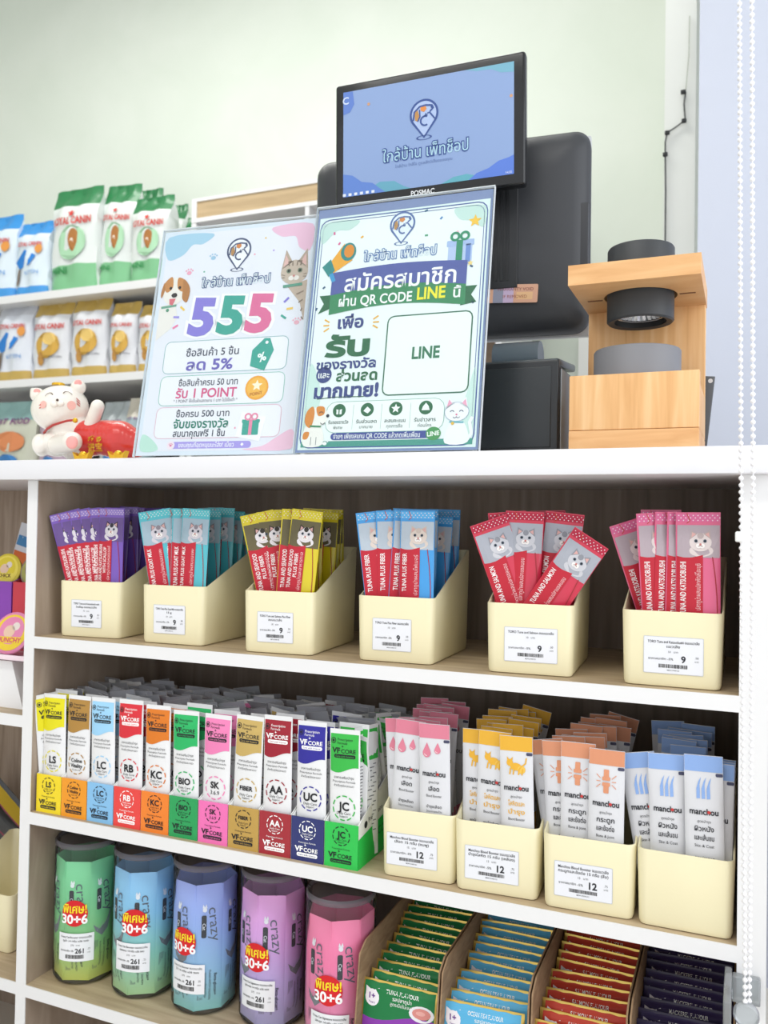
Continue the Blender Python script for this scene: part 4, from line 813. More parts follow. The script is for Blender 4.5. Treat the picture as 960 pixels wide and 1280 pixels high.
# customer display
disp = thing('customer_screen', 'small black-framed screen showing the pet shop logo, above the posters', 'screen', (.5374, .13, ZC))
Md = Matrix.Translation((0, 0, .4825-ZC)) @ Matrix.Rotation(math.radians(2.6), 4, 'Z') @ Matrix.Rotation(math.radians(-.8+1.6), 4, 'X') @ Matrix.Rotation(math.radians(-.6), 4, 'Y')
DW, DH = .2665, .1735
g = G(); g.M = Md; g.rbox(-DW/2, DW/2, 0, .017, -DH/2, DH/2, BLACKG, .0045, 4); part(g, 'frame', disp, 40)
scr = lambda c: mat(c, .25, 0, .4, .14)
g = G(lambda u, v, h: (u*DW-DW/2, -h+.00005, v*DH-DH/2)); g.M = Md
R4 = lambda u0, v0, u1, v1, c, h: g.poly([(u0, v0), (u1, v0), (u1, v1), (u0, v1)], scr(c), h)
def sgrad(u, v, h): pass
g.rect(.047, .085, .945, .928, scr('#8299c2'), 1)
blob_pts = lambda pts, c, h: g.poly(pts, scr(c), h)
blob_pts([(.7, .928), (.945, .928), (.945, .85), (.88, .862), (.83, .9), (.76, .905)], '#6fa3b8', 2)
blob_pts([(.047, .085), (.047, .27), (.1, .25), (.15, .19), (.21, .17), (.25, .12), (.28, .085)], '#5a7cc0', 3); blob_pts([(.2, .085), (.2, .13), (.25, .17), (.33, .16), (.38, .11), (.42, .085)], '#5f9bb0', 2)
blob_pts([(.72, .085), (.76, .13), (.82, .155), (.87, .2), (.92, .215), (.945, .23), (.945, .085)], '#5576c6', 3); blob_pts([(.58, .085), (.64, .125), (.71, .135), (.77, .105), (.8, .085)], '#5b9fae', 2)
blob_pts([(.047, .928), (.1, .925), (.108, .82), (.085, .76), (.047, .745)], '#5a78bc', 3)
g2 = G(lambda u, v, h: (u, -h+.00005, v)); g2.M = Md
pin_logo(g2, .488*DW-DW/2, .605*DH-DH/2, .052, '#3e5590', 4, '#a9bce0')
g2.text('ใกล้บ้าน เพ็ทช็อป', -.002, .36*DH-DH/2, .0215, '#3e5590', 4, .075, w_=.122); g2.text('ใกล้บ้าน เพ็ทช็อป', -.002, .36*DH-DH/2, .0215, '#a9cfe0', 6, 0, w_=.12)
g2.text('✦ ใกล้บ้าน ใกล้ใจ ดูแลสัตว์เลี้ยงของคุณ ✦' if False else 'ใกล้บ้าน ใกล้ใจ ดูแลสัตว์เลี้ยงของคุณ', -.004, .27*DH-DH/2, .0055, '#6078a8', 4, w_=.08)
for i in range(6): g2.rect(-.121+i*.0085, -.0713, -.1165+i*.0085, -.0675, '#dfe6f0', 5, .0008)
g2.text('14:32', .112, -.069, .004, '#e8eef6', 5)
for u, v in ((-.083, .052), (.115, .03)): g2.disc(u, v, .0022, '#c99a78', 4, 8)
g2.text('C', -.117, .062, .014, '#c9d6ee', 5, .02)
part(g, 'lit_panel', disp, 0); part(g2, 'screen_graphics', disp, 0)
g = G(lambda u, v, h: (u, -h+.00005, v)); g.M = Md; g.text('POSMAC', -.005, -.0795, .0095, '#e6e8ea', 3, .02, w_=.033); part(g, 'maker_lettering', disp, 0)
g = G(); g.M = Md; g.box(-.03, .03, .017, .055, -.03, .03, BLACK); part(g, 'bracket', disp, 0)

# ------------------------------------------------------------------ receipt printer
pr0, pr1 = at(600, 500, .10).x-.004, at(699, 500, .10).x
prn = thing('receipt_printer', 'boxy black receipt printer between the poster and the wooden stand', 'printer', (pr0, .10, ZC))
w_ = pr1-pr0; hz = at(650, 452, .10).z-ZC
g = G(); g.rbox(0, w_, .004, .13, .006, hz-.006, BLACK, .004); part(g, 'body', prn, 40)
g = G(); g.rbox(.0, w_-.001, 0, .006, .008, hz, mat('#25282b', .3), .002); g.rbox(.006, w_-.010, -.0015, .002, .014, hz-.008, mat('#2b3033', .35, 0, .5, 0, 0, .1, 80), .001); part(g, 'front_cover', prn, 40)
g = G(); g.M = Matrix.Translation((0, .012, hz-.006)) @ Matrix.Rotation(math.radians(6), 4, 'X'); g.rbox(.003, w_-.003, 0, .11, 0, .010, mat('#3c464a', .3), .003); part(g, 'lid', prn, 40)
g = G(); g.M = Matrix.Translation((w_*.38, .05, hz+.016)) @ Matrix.Rotation(math.radians(90), 4, 'Y'); g.lathe([(.019, -.03), (.019, .03)], clear_plastic('smoke_window', '#8a9aa4', .2, .1, .5, '#8a97a0'), 24); part(g, 'paper_window', prn, 50, label='smoky translucent paper cover')
g = G()
for x in (.012, w_-.02): g.box(x, x+.012, .01, .02, 0, .007, BLACKG)
for x in (.012, w_-.02): g.box(x, x+.012, .11, .12, 0, .007, BLACKG)
part(g, 'feet', prn, 0)
g = G(); g.rbox(w_-.001, w_+.0012, .008, .126, .01, hz-.01, mat('#9da3a8', .35), .0008); part(g, 'side_cover', prn, 40, label='pale grey side cover')

# ------------------------------------------------------------------ wooden stand with spot scanner
wx0, wx1 = .7475, .8885
st = thing('wooden_stand', 'beech wood block stand holding a black spotlight at the counter end', 'stand', (wx0, .05, ZC))
w_ = wx1-wx0
zb = at(790, 466, .05).z-ZC
g = G(); g.rbox(0, w_, 0, .02, .0275, zb, BEECH, .001); part(g, 'front_board', st, 40)
g = G(); g.rbox(0, w_, -.0008, .145, 0, .027, BEECH_END, .001); part(g, 'base_board', st, 40)
for a in (0, w_-.015):
    g = G(); g.rbox(a, a+.015, .0205, .1245, .0275, zb-.012, BEECH, .001); part(g, 'side_board', st, 40)
g = G(); g.rbox(0, w_, .125, .145, .0275, .2485-ZC+.012, BEECH, .001); part(g, 'back_board', st, 40)
zt = .2485-ZC+.012
# hood: board with a round hole
zt0, zt1 = at(800, 345, .04).z-ZC-.0035, at(800, 323, .04).z-ZC
g = G(); cx, cy, rh = at(800.5, 380, .115).x-wx0, .065, .042; N = 40; y0, y1 = -.01, .145
for z, flip in ((zt0, False), (zt1, True)):
    ring = [(cx+rh*math.cos(2*PI*i/N), cy+rh*math.sin(2*PI*i/N), z) for i in range(N)]
    out = []
    for i in range(N):
        dx, dy = math.cos(2*PI*i/N), math.sin(2*PI*i/N); k = min(((w_+.001-cx)/dx if dx > 0 else (-.001-cx)/dx) if abs(dx) > 1e-6 else 9, ((y1-cy)/dy if dy > 0 else (y0-cy)/dy) if abs(dy) > 1e-6 else 9)
        out.append((cx+dx*k, cy+dy*k, z))
    fs = [(i, (i+1) % N, N+(i+1) % N, N+i) for i in range(N)]
    g.add(ring+out, fs if not flip else [f[::-1] for f in fs], BEECH_END)
g.add([(cx+rh*math.cos(2*PI*i/N), cy+rh*math.sin(2*PI*i/N), z) for z in (zt0, zt1) for i in range(N)], [((i+1) % N, i, N+i, N+(i+1) % N) for i in range(N)], BEECH_END)
xa, xb = -.001, w_+.001
for a, b in (((xa, y0), (xb, y0)), ((xb, y0), (xb, y1)), ((xb, y1), (xa, y1)), ((xa, y1), (xa, y0))): g.add([(a[0], a[1], zt0), (b[0], b[1], zt0), (b[0], b[1], zt1), (a[0], a[1], zt1)], [(0, 1, 2, 3)], BEECH_END)
for i in range(N):   # corners of the two faces
    a, b = out[i], out[(i+1) % N]
    if abs(a[0]-b[0]) > 1e-5 and abs(a[1]-b[1]) > 1e-5:
        cxx = a[0] if abs(a[0]-xa) < 1e-5 or abs(a[0]-xb) < 1e-5 else b[0]; cyy = a[1] if abs(a[1]-y0) < 1e-5 or abs(a[1]-y1) < 1e-5 else b[1]
        for z in (zt0, zt1): g.add([(a[0], a[1], z), (cxx, cyy, z), (b[0], b[1], z)], [(0, 1, 2)], BEECH_END)
part(g, 'hood_board', st, 40)
for s in (-1, 1):
    g = G(); g.rbox(cx+s*(rh+.002)-(.018 if s < 0 else 0), cx+s*(rh+.002)+(.018 if s > 0 else 0), cy-.002, cy+.002, zt0-.0006, zt0+.0006, mat('#7a4a2c', .6), .0004, 1); part(g, 'slot', st, 0)
g = G(); zl0 = at(803, 404, .115).z-ZC; zl1 = at(802, 312, .115).z-ZC
BM = mat('#3a3d40', .45, 0, .4); rc = .0385
g.lathe([(rc*.78, zl0+.0015), (rc*.95, zl0), (rc, zl0+.002), (rc, zl1-.002), (rc*.97, zl1), (.002, zl1)], BM, 44, (cx, cy, 0), cap=False)
g.lathe([(rc*.78, zl0+.0015), (rc*.76, zl0+.012), (rc*.68, zl0+.012)], mat('#0c0d0e', .4), 44, (cx, cy, 0), cap=False); part(g, 'spot_housing', st, 40)
g = G(); CH = mat('#f0f2f4', .22, .75)
rf = rc*.68; seg = 48
for k_, (r0, z0, r1, z1) in enumerate(((rf, zl0+.009, rf*.75, zl0+.020), (rf*.75, zl0+.020, rf*.35, zl0+.028))):
    vs = []
    for i in range(seg):
        a = 2*PI*i/seg; q = 1 if i % 2 else .93
        vs += [(cx+r0*q*math.cos(a), cy+r0*q*math.sin(a), z0), (cx+r1*q*math.cos(a), cy+r1*q*math.sin(a), z1)]
    g.add(vs, [(2*i, 2*i+1, (2*i+3) % (2*seg), (2*i+2) % (2*seg)) for i in range(seg)], CH)
g.lathe([(rf*1.0, zl0+.0085), (rf*1.06, zl0+.0075), (rf*1.1, zl0+.010)], CH, seg, (cx, cy, 0), cap=False)
part(g, 'reflector', st, 20, label='faceted chrome reflector')
g = G(); g.ball((cx, cy, zl0+.021), (.006, .006, .008), mat('#f4f2ea', .2, 0, .5)); part(g, 'bulb', st)
g = G(); zd = at(800, 430, .08).z-ZC; g.lathe([(.050, .0275), (.0505, zd-.002), (.049, zd), (.002, zd)], mat('#7e7f84', .5), 48, (cx-.004, .0725, 0), cap=False); part(g, 'round_platter', st, 40, label='grey round platter behind the front board')
g = G(); ta = at(884.5, 471, .205); tb = at(872, 552, .205); tl = ta.z-ZC; g.M = Matrix.Translation((tb.x, .205, ZC+.001)) @ Matrix.Rotation(math.atan2(ta.x-tb.x, tl), 4, 'Y'); g.rbox(-.009, .009, 0, .002, 0, math.hypot(tl, ta.x-tb.x), mat('#5d6166', .4, .3), .0009); g.disc(.004, tl*.95, .0028, '#d8dadd', 1)
tag(part(g, 'metal_tab', None, 40), 'grey metal tab leaning behind the right side of the wooden stand', 'bracket')

# ------------------------------------------------------------------ lucky cat figurine
def C3(x, y, Y=.08): return at(x, y, Y)
base = Vector((C3(100, 572).x, .08, ZC)); PXM = .00121
cat = thing('cat_figurine', 'white smiling lucky cat figurine lounging in a red robe', 'figurine', base)
CW = mat('#f2ece2', .22, 0, .5, 0, .5); CR = mat('#d8342e', .28, 0, .5, 0, .5); CP = mat('#f0a6a0', .35); CG = mat('#dfae2a', .25, .6); CI = mat('#4a2f28', .4); CRD = mat('#b5332f', .4)
def L(x, y, Y=.08): return at(x, y, Y)-base
def px(a): return a*PXM
hd = L(75, 511, .072)
RH = Matrix.Rotation(math.radians(-10), 3, 'Y')
g = G()
g.ball(hd, (px(37), px(32), px(29)), CW, 32, 22, RH)
for q in range(19): # neck to shoulder to hip
    t = q/18; c = hd.lerp(L(98, 552, .085), t); c.z = max(c.z, px(20)); g.ball(c, px(22+4*t), CW, 18, 12)
g.ball(L(72, 556, .072)+Vector((0, 0, px(2))), (px(25), px(20), px(17)), CW, 20, 14)
for s, (ex, ey) in ((-1, (47, 494)), (1, (98, 484))):
    for q in range(5):
        t = q/4; e = L(ex, ey, .075); tip = L(ex-6 if s < 0 else 98, ey-6 if s < 0 else 479, .075); g.ball(e.lerp(tip, t), px(9.5-6*t), CW, 14, 8)
arm = [L(108, 545, .078), L(116, 525, .075), L(122, 508, .072)]
for q in range(21):
    t = q/20*2; i = min(1, int(t)); g.ball(arm[i].lerp(arm[i+1], t-i), px(8.5), CW, 16, 10)
ft = [L(52, 560, .06), L(50, 557, .05)]
for q in range(9): g.ball(ft[0].lerp(ft[1], q/8)+Vector((0, 0, px(2))), (px(10), px(10), px(13)), CW, 16, 10)
leg = [L(72, 556, .06), L(90, 552, .045)]
for q in range(15): g.ball(leg[0].lerp(leg[1], q/14), px(12.5), CW, 16, 10)
for i, p_ in enumerate(g.v): 
    if p_[2] < .0004: g.v[i] = (p_[0], p_[1], .0004)
bo = part(g, 'body', cat, 80)
m_ = bo.modifiers.new('fuse', 'REMESH'); m_.mode = 'VOXEL'; m_.voxel_size = .0013; m_.use_smooth_shade = True
m_ = bo.modifiers.new('soft', 'SMOOTH'); m_.iterations = 6
g = G()
rb = [(L(96, 550, .085), 21), (L(110, 548, .085), 23), (L(128, 547, .09), 22), (L(150, 550, .09), 24), (L(170, 556, .095), 16)]
for i in range(len(rb)-1):
    for q in range(5):
        c = rb[i][0].lerp(rb[i+1][0], q/4); r = rb[i][1]+(rb[i+1][1]-rb[i][1])*q/4; c = Vector((c.x, c.y, max(c.z, px(r)+.0005))); g.ball(c, px(r), CR, 20, 14)
bo = part(g, 'red_robe', cat, 80); m_ = bo.modifiers.new('fuse', 'REMESH'); m_.mode = 'VOXEL'; m_.voxel_size = .0013; m_.use_smooth_shade = True; m_ = bo.modifiers.new('soft', 'SMOOTH'); m_.iterations = 5
# face painted on the head ellipsoid, facing the camera
vd = Vector((.62, -.78, .06)).normalized(); ax = Vector((.78, .62, 0)).normalized()
def face(u, v, h):
    d = vd + ax*(u/px(37)) + Vector((0, 0, 1))*(v/px(29)); d = RH.transposed() @ d; d.normalize(); R_ = Vector((px(37), px(32), px(29)))
    k_ = 1/math.sqrt(sum((d[i]/R_[i])**2 for i in range(3))); p_ = RH @ (d*(k_+.0008+h)); return tuple(hd+p_)
g = G(face); e = px(1)
g.M = None
def inkline(pts, w_, m): g.add([], [], m); 
g.arc(-e*14, e*8, e*7, e*1.2, '#4a2f28', 2, 20, 160, 12); g.arc(e*14, e*10, e*7, e*1.2, '#4a2f28', 2, 20, 160, 12)
for y in (0, 3.5, 7): g.line([(e*27, e*(2+y)), (e*35, e*(-1+y*.9))], e*1.3, '#c0392f', 2)
for y in (0, 4): g.line([(-e*33, e*(-6+y)), (-e*28, e*(-5+y))], e*1.3, '#c0392f', 2)
for s in (-1, 1): g.disc(s*e*21-e*2, -e*1, e*7, '#f3b9ae', 1, 16, e*5)
part(g, 'painted_face', cat, 0)
g = G(); 
for u, v in ((-4, -1), (4, 0)): g.ball(Vector(face(e*u, e*v, 0)), (px(4.6), px(4.2), px(3.8)), CW, 14, 10)
g.ball(Vector(face(0, e*3.2, e*2)), px(1.6), CI, 10, 6); part(g, 'muzzle', cat)
for (ex, ey) in ((47, 493), (98, 482)):
    g = G(); c = L(ex, ey, .075)+vd*px(6.5); g.ball(c, (px(5), px(2.4), px(6.5)), CP, 14, 8, Matrix.Rotation(math.radians(38), 3, 'Z')); part(g, 'ear_lining', cat)
g = G(); g.tube([L(55, 541, .058), L(59, 536, .050), L(66, 531.5, .046), L(75, 528.5, .046), L(84, 526, .047), L(93, 525, .050)], px(1.5), CRD); part(g, 'collar', cat)
g = G(); g.ball(L(94, 525.5, .048), px(3.2), CG); part(g, 'bell', cat)
g = G(); g.lathe([(px(8), 0), (px(8), px(2.5)), (px(6.5), px(3.4))], CG, 20, tuple(L(73, 482, .072))); part(g, 'gold_cap', cat)
g = G(); g.ball(L(90, 553, .028), (px(7), px(3), px(8)), CP, 16, 10, Matrix.Rotation(math.radians(30), 3, 'Z')); part(g, 'paw_pads', cat)
for k_, (x, y) in enumerate(((104, 560), (148, 561))):
    g = G(); c = L(x, y, .04); c.z = px(7)
    g.prism([(c.x-px(13), px(13)), (c.x-px(8), px(1)), (c.x+px(8), px(1)), (c.x+px(13), px(13)), (c.x+px(6), px(8)), (c.x-px(6), px(8))], c.y-px(4), c.y+px(4), 'y', CG); g.ball((c.x, c.y, px(9)), (px(6), px(5), px(5)), CG, 14, 8); part(g, 'gold_ingot', cat)
g = G()
q = L(133, 548, .055)
def robe(u, v, h): c = rb[2][0].lerp(rb[3][0], .25); return (c.x+u, c.y-math.sqrt(max(0, px(23.5)**2-v*v))-h-.0008, px(24)+v)
g = G(robe); g.text('招', -px(4), px(9), .013, CG, 3, .02); g.text('財', px(9), px(8), .013, CG, 3, .02); g.text('进宝', px(3), -px(4), .014, CG, 3, .02); part(g, 'gold_characters', cat, 0)

# ------------------------------------------------------------------ blind chain with beads, cleat, roller blind
ch = thing('blind_chain', 'white beaded roller-blind chain hanging at the right edge of the shelves', 'chain', (.94, -.06, .55))
g = G(); g.ball((0, 0, 0), .00232, mat('#f1f1f4', .3, 0, .5, 0, .2), 10, 8); bead = g.mesh('bead', 80)
top1, bot1 = at(924.5, 0, -.06), at(926.5, 640, -.06); top2, bot2 = at(940, 0, -.06), at(941.5, 640, -.06)
end = at(931.5, 1252, -.06)
def path1(z): 
    if z > bot1.z: return bot1.lerp(top1, (z-bot1.z)/(top1.z-bot1.z))
    t = (bot1.z-z)/(bot1.z-end.z); return Vector((bot1.x+(end.x-bot1.x)*t, bot1.y, z))
def path2(z):
    if z > bot2.z: return bot2.lerp(top2, (z-bot2.z)/(top2.z-bot2.z))
    t = (bot2.z-z)/(bot2.z-end.z); return Vector((bot2.x+(end.x+.0035-bot2.x)*min(1, t*1.6), bot2.y+.003*t, z))
for pf, n0 in ((path1, 0), (path2, 1)):
    z = end.z; n = 0
    while n < 148:
        p_ = pf(z); b_ = link('bead', bead, ch, Vector((p_.x, p_.y, z))-Vector(ch.location)); z += .0066; n += 1
    g = G(); g.tube([pf(end.z-.002+.02*i)-Vector(ch.location) for i in range(50)], .0006, mat('#e8e8ec', .5), 5); part(g, 'cord', ch)
g = G(); c = at(926, 671, -.06)-Vector(ch.location); g.rbox(c.x-.005, c.x+.003, c.y-.004, c.y+.004, c.z-.005, c.z+.005, mat('#f0f2f2', .2), .0018); part(g, 'chain_connector', ch)
CLR = clear_plastic('clear_cleat', '#e6eaec', .3, .06, .3, '#d9dde0')
cl = thing('chain_tensioner', 'clear plastic chain tensioner screwed near the bottom right shelf edge', 'bracket', (end.x, -.06, end.z))
g = G(); g.rbox(-.019, -.012, -.012, .0595, -.028, .002, CLR, .0015); g.rbox(-.012, .014, .05, .0595, -.028, -.002, CLR, .0015); part(g, 'holder', cl, 40)
g = G(); g.M = Matrix.Rotation(math.radians(90), 4, 'X'); g.lathe([(.010, -.004), (.0115, -.002), (.0115, .002), (.010, .004)], CLR, 24, (.001, -.012, 0)); part(g, 'pulley', cl, 40)
# roller blind fabric beside the window
g = G(); BL = ramp_mat('blind_fabric', [(.35, '#e3dcec'), (.65, '#efe9f4')], 30, (1, 1, 60), .8, bump=.2)
g.box(.968, 1.5, .02, .0225, -.9, .098, BL); rb_ = part(g, 'roller_blind', None, 0); tag(rb_, 'lilac white roller blind hanging right of the shelves', 'blind')
g = G(); g.tube([(.968, .021, -.903), (1.5, .021, -.903)], .008, WHITE, 12); part(g, 'hem_bar', rb_, 40)
setting('window_1', mat('#dfe2ee', .4), (.985, 1.0, .3, .33, .1, 1.85), (1.5, 1.515, .3, .33, -.9, 1.85))
g = G(); g.box(1.0, 1.5, .312, .316, -.9, 1.85, clear_plastic('window_glass', '#eef4ff', .1, .02, .25, '#f5f8ff')); part(g, 'pane', bpy.data.objects['window_1'], 0)
# thin black cable clipped along the pilaster
g = G(); pts = [(862, 20), (861, 70), (857, 115), (855, 130), (856.5, 150), (846, 158), (834, 166), (831.5, 178), (831.5, 192), (832, 240), (831.5, 300), (830, 420)]
P3 = [at(x, y, 1.343) for x, y in pts]; o0 = P3[0]
g.tube([p_-o0 for p_ in P3[2:]], .0022, mat('#4d4f50', .5), 6); cb = part(g, 'cable', None, 40, loc=o0); tag(cb, 'thin dark cable clipped in a zigzag down the white corner pilaster', 'cable')
g = G(); g.tube([p_-o0 for p_ in P3[:3]], .0014, mat('#b9bdb2', .5), 6); part(g, 'upper_run', cb, 40)
for (x, y) in ((854, 115), (855, 151), (834, 166), (831.5, 193)):
    c = at(x, y, 1.340)-o0; g = G(); g.rbox(c.x-.006, c.x+.006, c.y-.004, c.y+.004, c.z-.005, c.z+.005, mat('#222426', .5), .002); part(g, 'cable_clip', cb, 40)

# ------------------------------------------------------------------ far wall shelving with food bags
FY = 1.6
fx0, fx1 = at(-60, 370, FY).x, at(238, 350, FY).x-.01
fs_ = thing('wall_shelving', 'white shelving stacked with pet food bags against the far wall', 'shelving', (fx0, FY, -.95))
zA, zB = at(0, 371, FY).z, at(0, 476, FY).z; zC_ = .02
for z in (zA, zB, zC_):
    g = G(); g.box(0, fx1-fx0, 0, .42, z-.03+.95, z+.95, WHITE); part(g, 'shelf_board', fs_, 0)
DK = ramp_mat('dark_oak', [(.3, '#4b4440'), (.7, '#635951')], 6, (8, 8, .6), .6)
g = G(); g.box(0, fx1-fx0, .42, .43, 0, zA+.95-.03, DK); part(g, 'back_panel', fs_, 0)
for x in (0, fx1-fx0-.02):
    g = G(); g.box(x, x+.02, 0, .42, 0, zA+.95-.03, WHITE); part(g, 'side_panel', fs_, 0)
# taller cabinet to its right
cx0, cz = at(240, 250, FY).x, at(240, 249, FY).z; cx1 = cx0+1.15
cab = thing('cabinet', 'tall wood-fronted cabinet with white frame behind the posters', 'cabinet', (cx0, FY, -.95))
zt_ = cz+.95; h1 = at(240, 253, FY).z+.95; h2 = at(240, 274, FY).z+.95; h3 = at(240, 279, FY).z+.95
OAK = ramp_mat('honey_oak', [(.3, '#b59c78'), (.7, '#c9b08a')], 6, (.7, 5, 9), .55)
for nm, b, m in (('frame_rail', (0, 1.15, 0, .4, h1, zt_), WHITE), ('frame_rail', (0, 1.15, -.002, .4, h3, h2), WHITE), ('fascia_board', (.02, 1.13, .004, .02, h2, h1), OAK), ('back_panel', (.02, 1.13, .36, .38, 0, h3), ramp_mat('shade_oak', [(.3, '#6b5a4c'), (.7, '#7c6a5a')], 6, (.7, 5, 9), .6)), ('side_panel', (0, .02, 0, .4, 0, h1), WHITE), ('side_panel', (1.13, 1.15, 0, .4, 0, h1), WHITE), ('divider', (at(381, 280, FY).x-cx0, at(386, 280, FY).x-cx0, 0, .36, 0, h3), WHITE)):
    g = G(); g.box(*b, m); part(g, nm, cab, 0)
for i in range(2): g = G(); g.box(.02, 1.13, .0, .36, .7+i*.45, .72+i*.45, WHITE); part(g, 'shelf_board', cab, 0)
# bags
def food_bag(wd, ht, th, cols, style):
    """gusseted bag: flat crimped top fin, swelling middle, block bottom"""
    g = G(); nu, nv = 12, 16
    def prof(u, v):
        e = (1-abs(2*u-1)**3.2); top_ = ss(.72, .98, v); return th/2*((.55+.45*e)*(1-top_)+.03*top_) * (1 if v > .03 else .9)
    def wob(u, v): return .006*math.sin(u*9+v*7)*(1-abs(2*u-1)) + .004*math.sin(u*17-v*13)
    for sgn in (-1, 1):
        V_ = []; vv = [j/nv for j in range(nv+1)]
        for v in vv:
            for i in range(nu+1):
                u = i/nu; V_.append(((u-.5)*wd*(1-.05*math.sin(PI*v)*(1 if v < .8 else .3)), sgn*(prof(u, v)+(wob(u, v) if v > .05 else 0)), v*ht))
        for j in range(nv):
            v = (j+.5)/nv; c = cols[0] if v > .8 else (cols[2] if v < style else cols[1])
            F = [(j*(nu+1)+i, j*(nu+1)+i+1, (j+1)*(nu+1)+i+1, (j+1)*(nu+1)+i) for i in range(nu)]
            if sgn > 0: F = [f[::-1] for f in F]
            n0 = len(g.v); g.add([], [], c); 
            base_ = (0 if sgn < 0 else (nu+1)*(nv+1)); g.f += [tuple(a+base_ for a in f) for f in F]; g.m += [g.mi(c)]*len(F)
        g.v += V_
    n = (nu+1)*(nv+1); e = [i for i in range(nu+1)] + [j*(nu+1)+nu for j in range(1, nv+1)] + [nv*(nu+1)+i for i in range(nu-1, -1, -1)] + [j*(nu+1) for j in range(nv-1, 0, -1)]
    g.f += [(e[(k+1) % len(e)], e[k], e[k]+n, e[(k+1) % len(e)]+n) for k in range(len(e))]; g.m += [g.mi(cols[1])]*len(e)
    fm = lambda u, v, h: (u, -(prof(u/wd+.5, v/ht)+wob(u/wd+.5, v/ht)+.0035+h*4), v)
    return g, fm
bm_ = lambda c: mat(c, .35, 0, .5, 0, .3)
def bag(name, label, x0, x1, yt, yb, Y, cols, style, draw, group, lean=0):
    a, b = at(x0, yb, Y), at(x1, yb, Y); top_ = at((x0+x1)/2, yt, Y); z0 = {0: zA, 1: zB, 2: zC_}[group[1]]
    wd = b.x-a.x; ht = top_.z-z0; g, fm = food_bag(wd, ht, .10, [bm_(c) for c in cols], style)
    o = link(name, g.mesh(name, 60), None, ((a.x+b.x)/2, Y+.06, z0+.001), (0, math.radians(lean), 0))
    p = G(fm); draw(p, wd, ht); part(p, 'printed_front', o, 0); tag(o, label, 'food bag', group[0]); return o
def d_green(p, w_, h_):
    p.text('ROYAL CANIN', 0, h_*.66, w_*.17, '#d0453f', 2, .03, w_=w_*.8); p.star(0, h_*.73, w_*.07, '#d0453f', 2, 5, .5)
    p.disc(w_*.02, h_*.45, w_*.3, '#a9d3b0', 2, 18, h_*.16); p.disc(w_*.08, h_*.47, w_*.09, '#a9713c', 3, 14, h_*.11); p.disc(w_*.07, h_*.44, w_*.05, '#f0e6d8', 4, 10, h_*.05)
    p.text('MINI', -w_*.24, h_*.2, w_*.16, '#2f8a4c', 3, .02)
def d_gold(p, w_, h_):
    p.text('ROYAL CANIN', 0, h_*.66, w_*.15, '#cf4a44', 2, .03, w_=w_*.82); p.disc(w_*.0, h_*.42, w_*.33, '#cda24a', 2, 18, h_*.16); p.disc(w_*.08, h_*.5, w_*.15, '#e2c070', 3, 14, h_*.08)
    p.disc(-w_*.16, h_*.26, w_*.07, '#b98a48', 3, 10, h_*.09); p.text('GOLDEN', w_*.22, h_*.27, w_*.07, '#5a5d66', 3)
def d_blue(p, w_, h_):
    p.text('ROYAL CANIN', 0, h_*.67, w_*.13, '#cf4a44', 2, .03, w_=w_*.7); p.disc(w_*.28, h_*.6, w_*.11, '#e39a4e', 3, 12, h_*.06); p.poly([(-w_*.4, h_*.45), (-w_*.1, h_*.6), (w_*.2, h_*.52), (w_*.05, h_*.4), (-w_*.3, h_*.36)], '#2f7fd0', 2)
    p.disc(-w_*.3, h_*.25, w_*.07, '#7a6a5c', 3, 10, h_*.12); p.text('KITTEN', w_*.1, h_*.3, w_*.12, '#4a90d0', 3)
GA = ('bags on the upper far shelf', 0); GB = ('bags on the middle far shelf', 1); GC = ('bags on the lower far shelf', 2)
gcol = ['#1f7a45', '#dfe5e3', '#7dbd8c']; dcol = ['#c2a352', '#dfe1e6', '#c2a352']; bcol = ['#2f8fd8', '#d9e6f0', '#3f97dc']
FYs = FY+.02
bag('food_bag', 'blue-topped white food bag at the left edge of the upper far shelf', -36, 13, 266, 370, FYs, bcol, .1, d_blue, GA)
bag('food_bag', 'blue-topped white food bag standing left of the green bags', 12, 53, 273, 367, FYs, bcol, .1, d_blue, GA)
bag('food_bag', 'largest green-topped food bag, leftmost of the green ones', 56, 114, 230, 358, FYs, gcol, .22, d_green, GA)
bag('food_bag', 'green-topped food bag with crumpled shiny top, between two green ones', 115, 157, 226, 354, FYs+.03, gcol, .22, d_green, GA, 3)
bag('food_bag', 'green-topped food bag nearest to the 555 poster', 156, 204, 240, 349, FYs, gcol, .22, d_green, GA)
bag('food_bag', 'dark green bag top poking out behind the green bags', 160, 190, 231, 352, FYs+.16, gcol, .22, d_green, GA)
bag('food_bag', 'small dark green food bag behind, just right of the green row', 205, 222, 250, 345, FYs+.15, gcol, .22, d_green, GA)
bag('food_bag', 'last dark green food bag, far right end of the upper far shelf', 222, 236, 266, 344, FYs+.14, gcol, .22, d_green, GA)
bag('food_bag', 'white and blue food bag left of the gold bags', -12, 32, 374, 472, FYs, ['#c9ccd4', '#dde2ec', '#c2a352'], .14, d_blue, GB)
bag('food_bag', 'gold and white food bag, leftmost of the gold row', 33, 79, 374, 468, FYs, dcol, .14, d_gold, GB)
bag('food_bag', 'gold and white food bag, second in the gold row', 81, 126, 368, 465, FYs, dcol, .14, d_gold, GB)
bag('food_bag', 'shorter gold and white food bag, third in the gold row', 129, 163, 374, 461, FYs, dcol, .14, d_gold, GB)
bag('food_bag', 'gold and white food bag partly hidden by the 555 poster', 165, 205, 376, 457, FYs, dcol, .14, d_gold, GB)
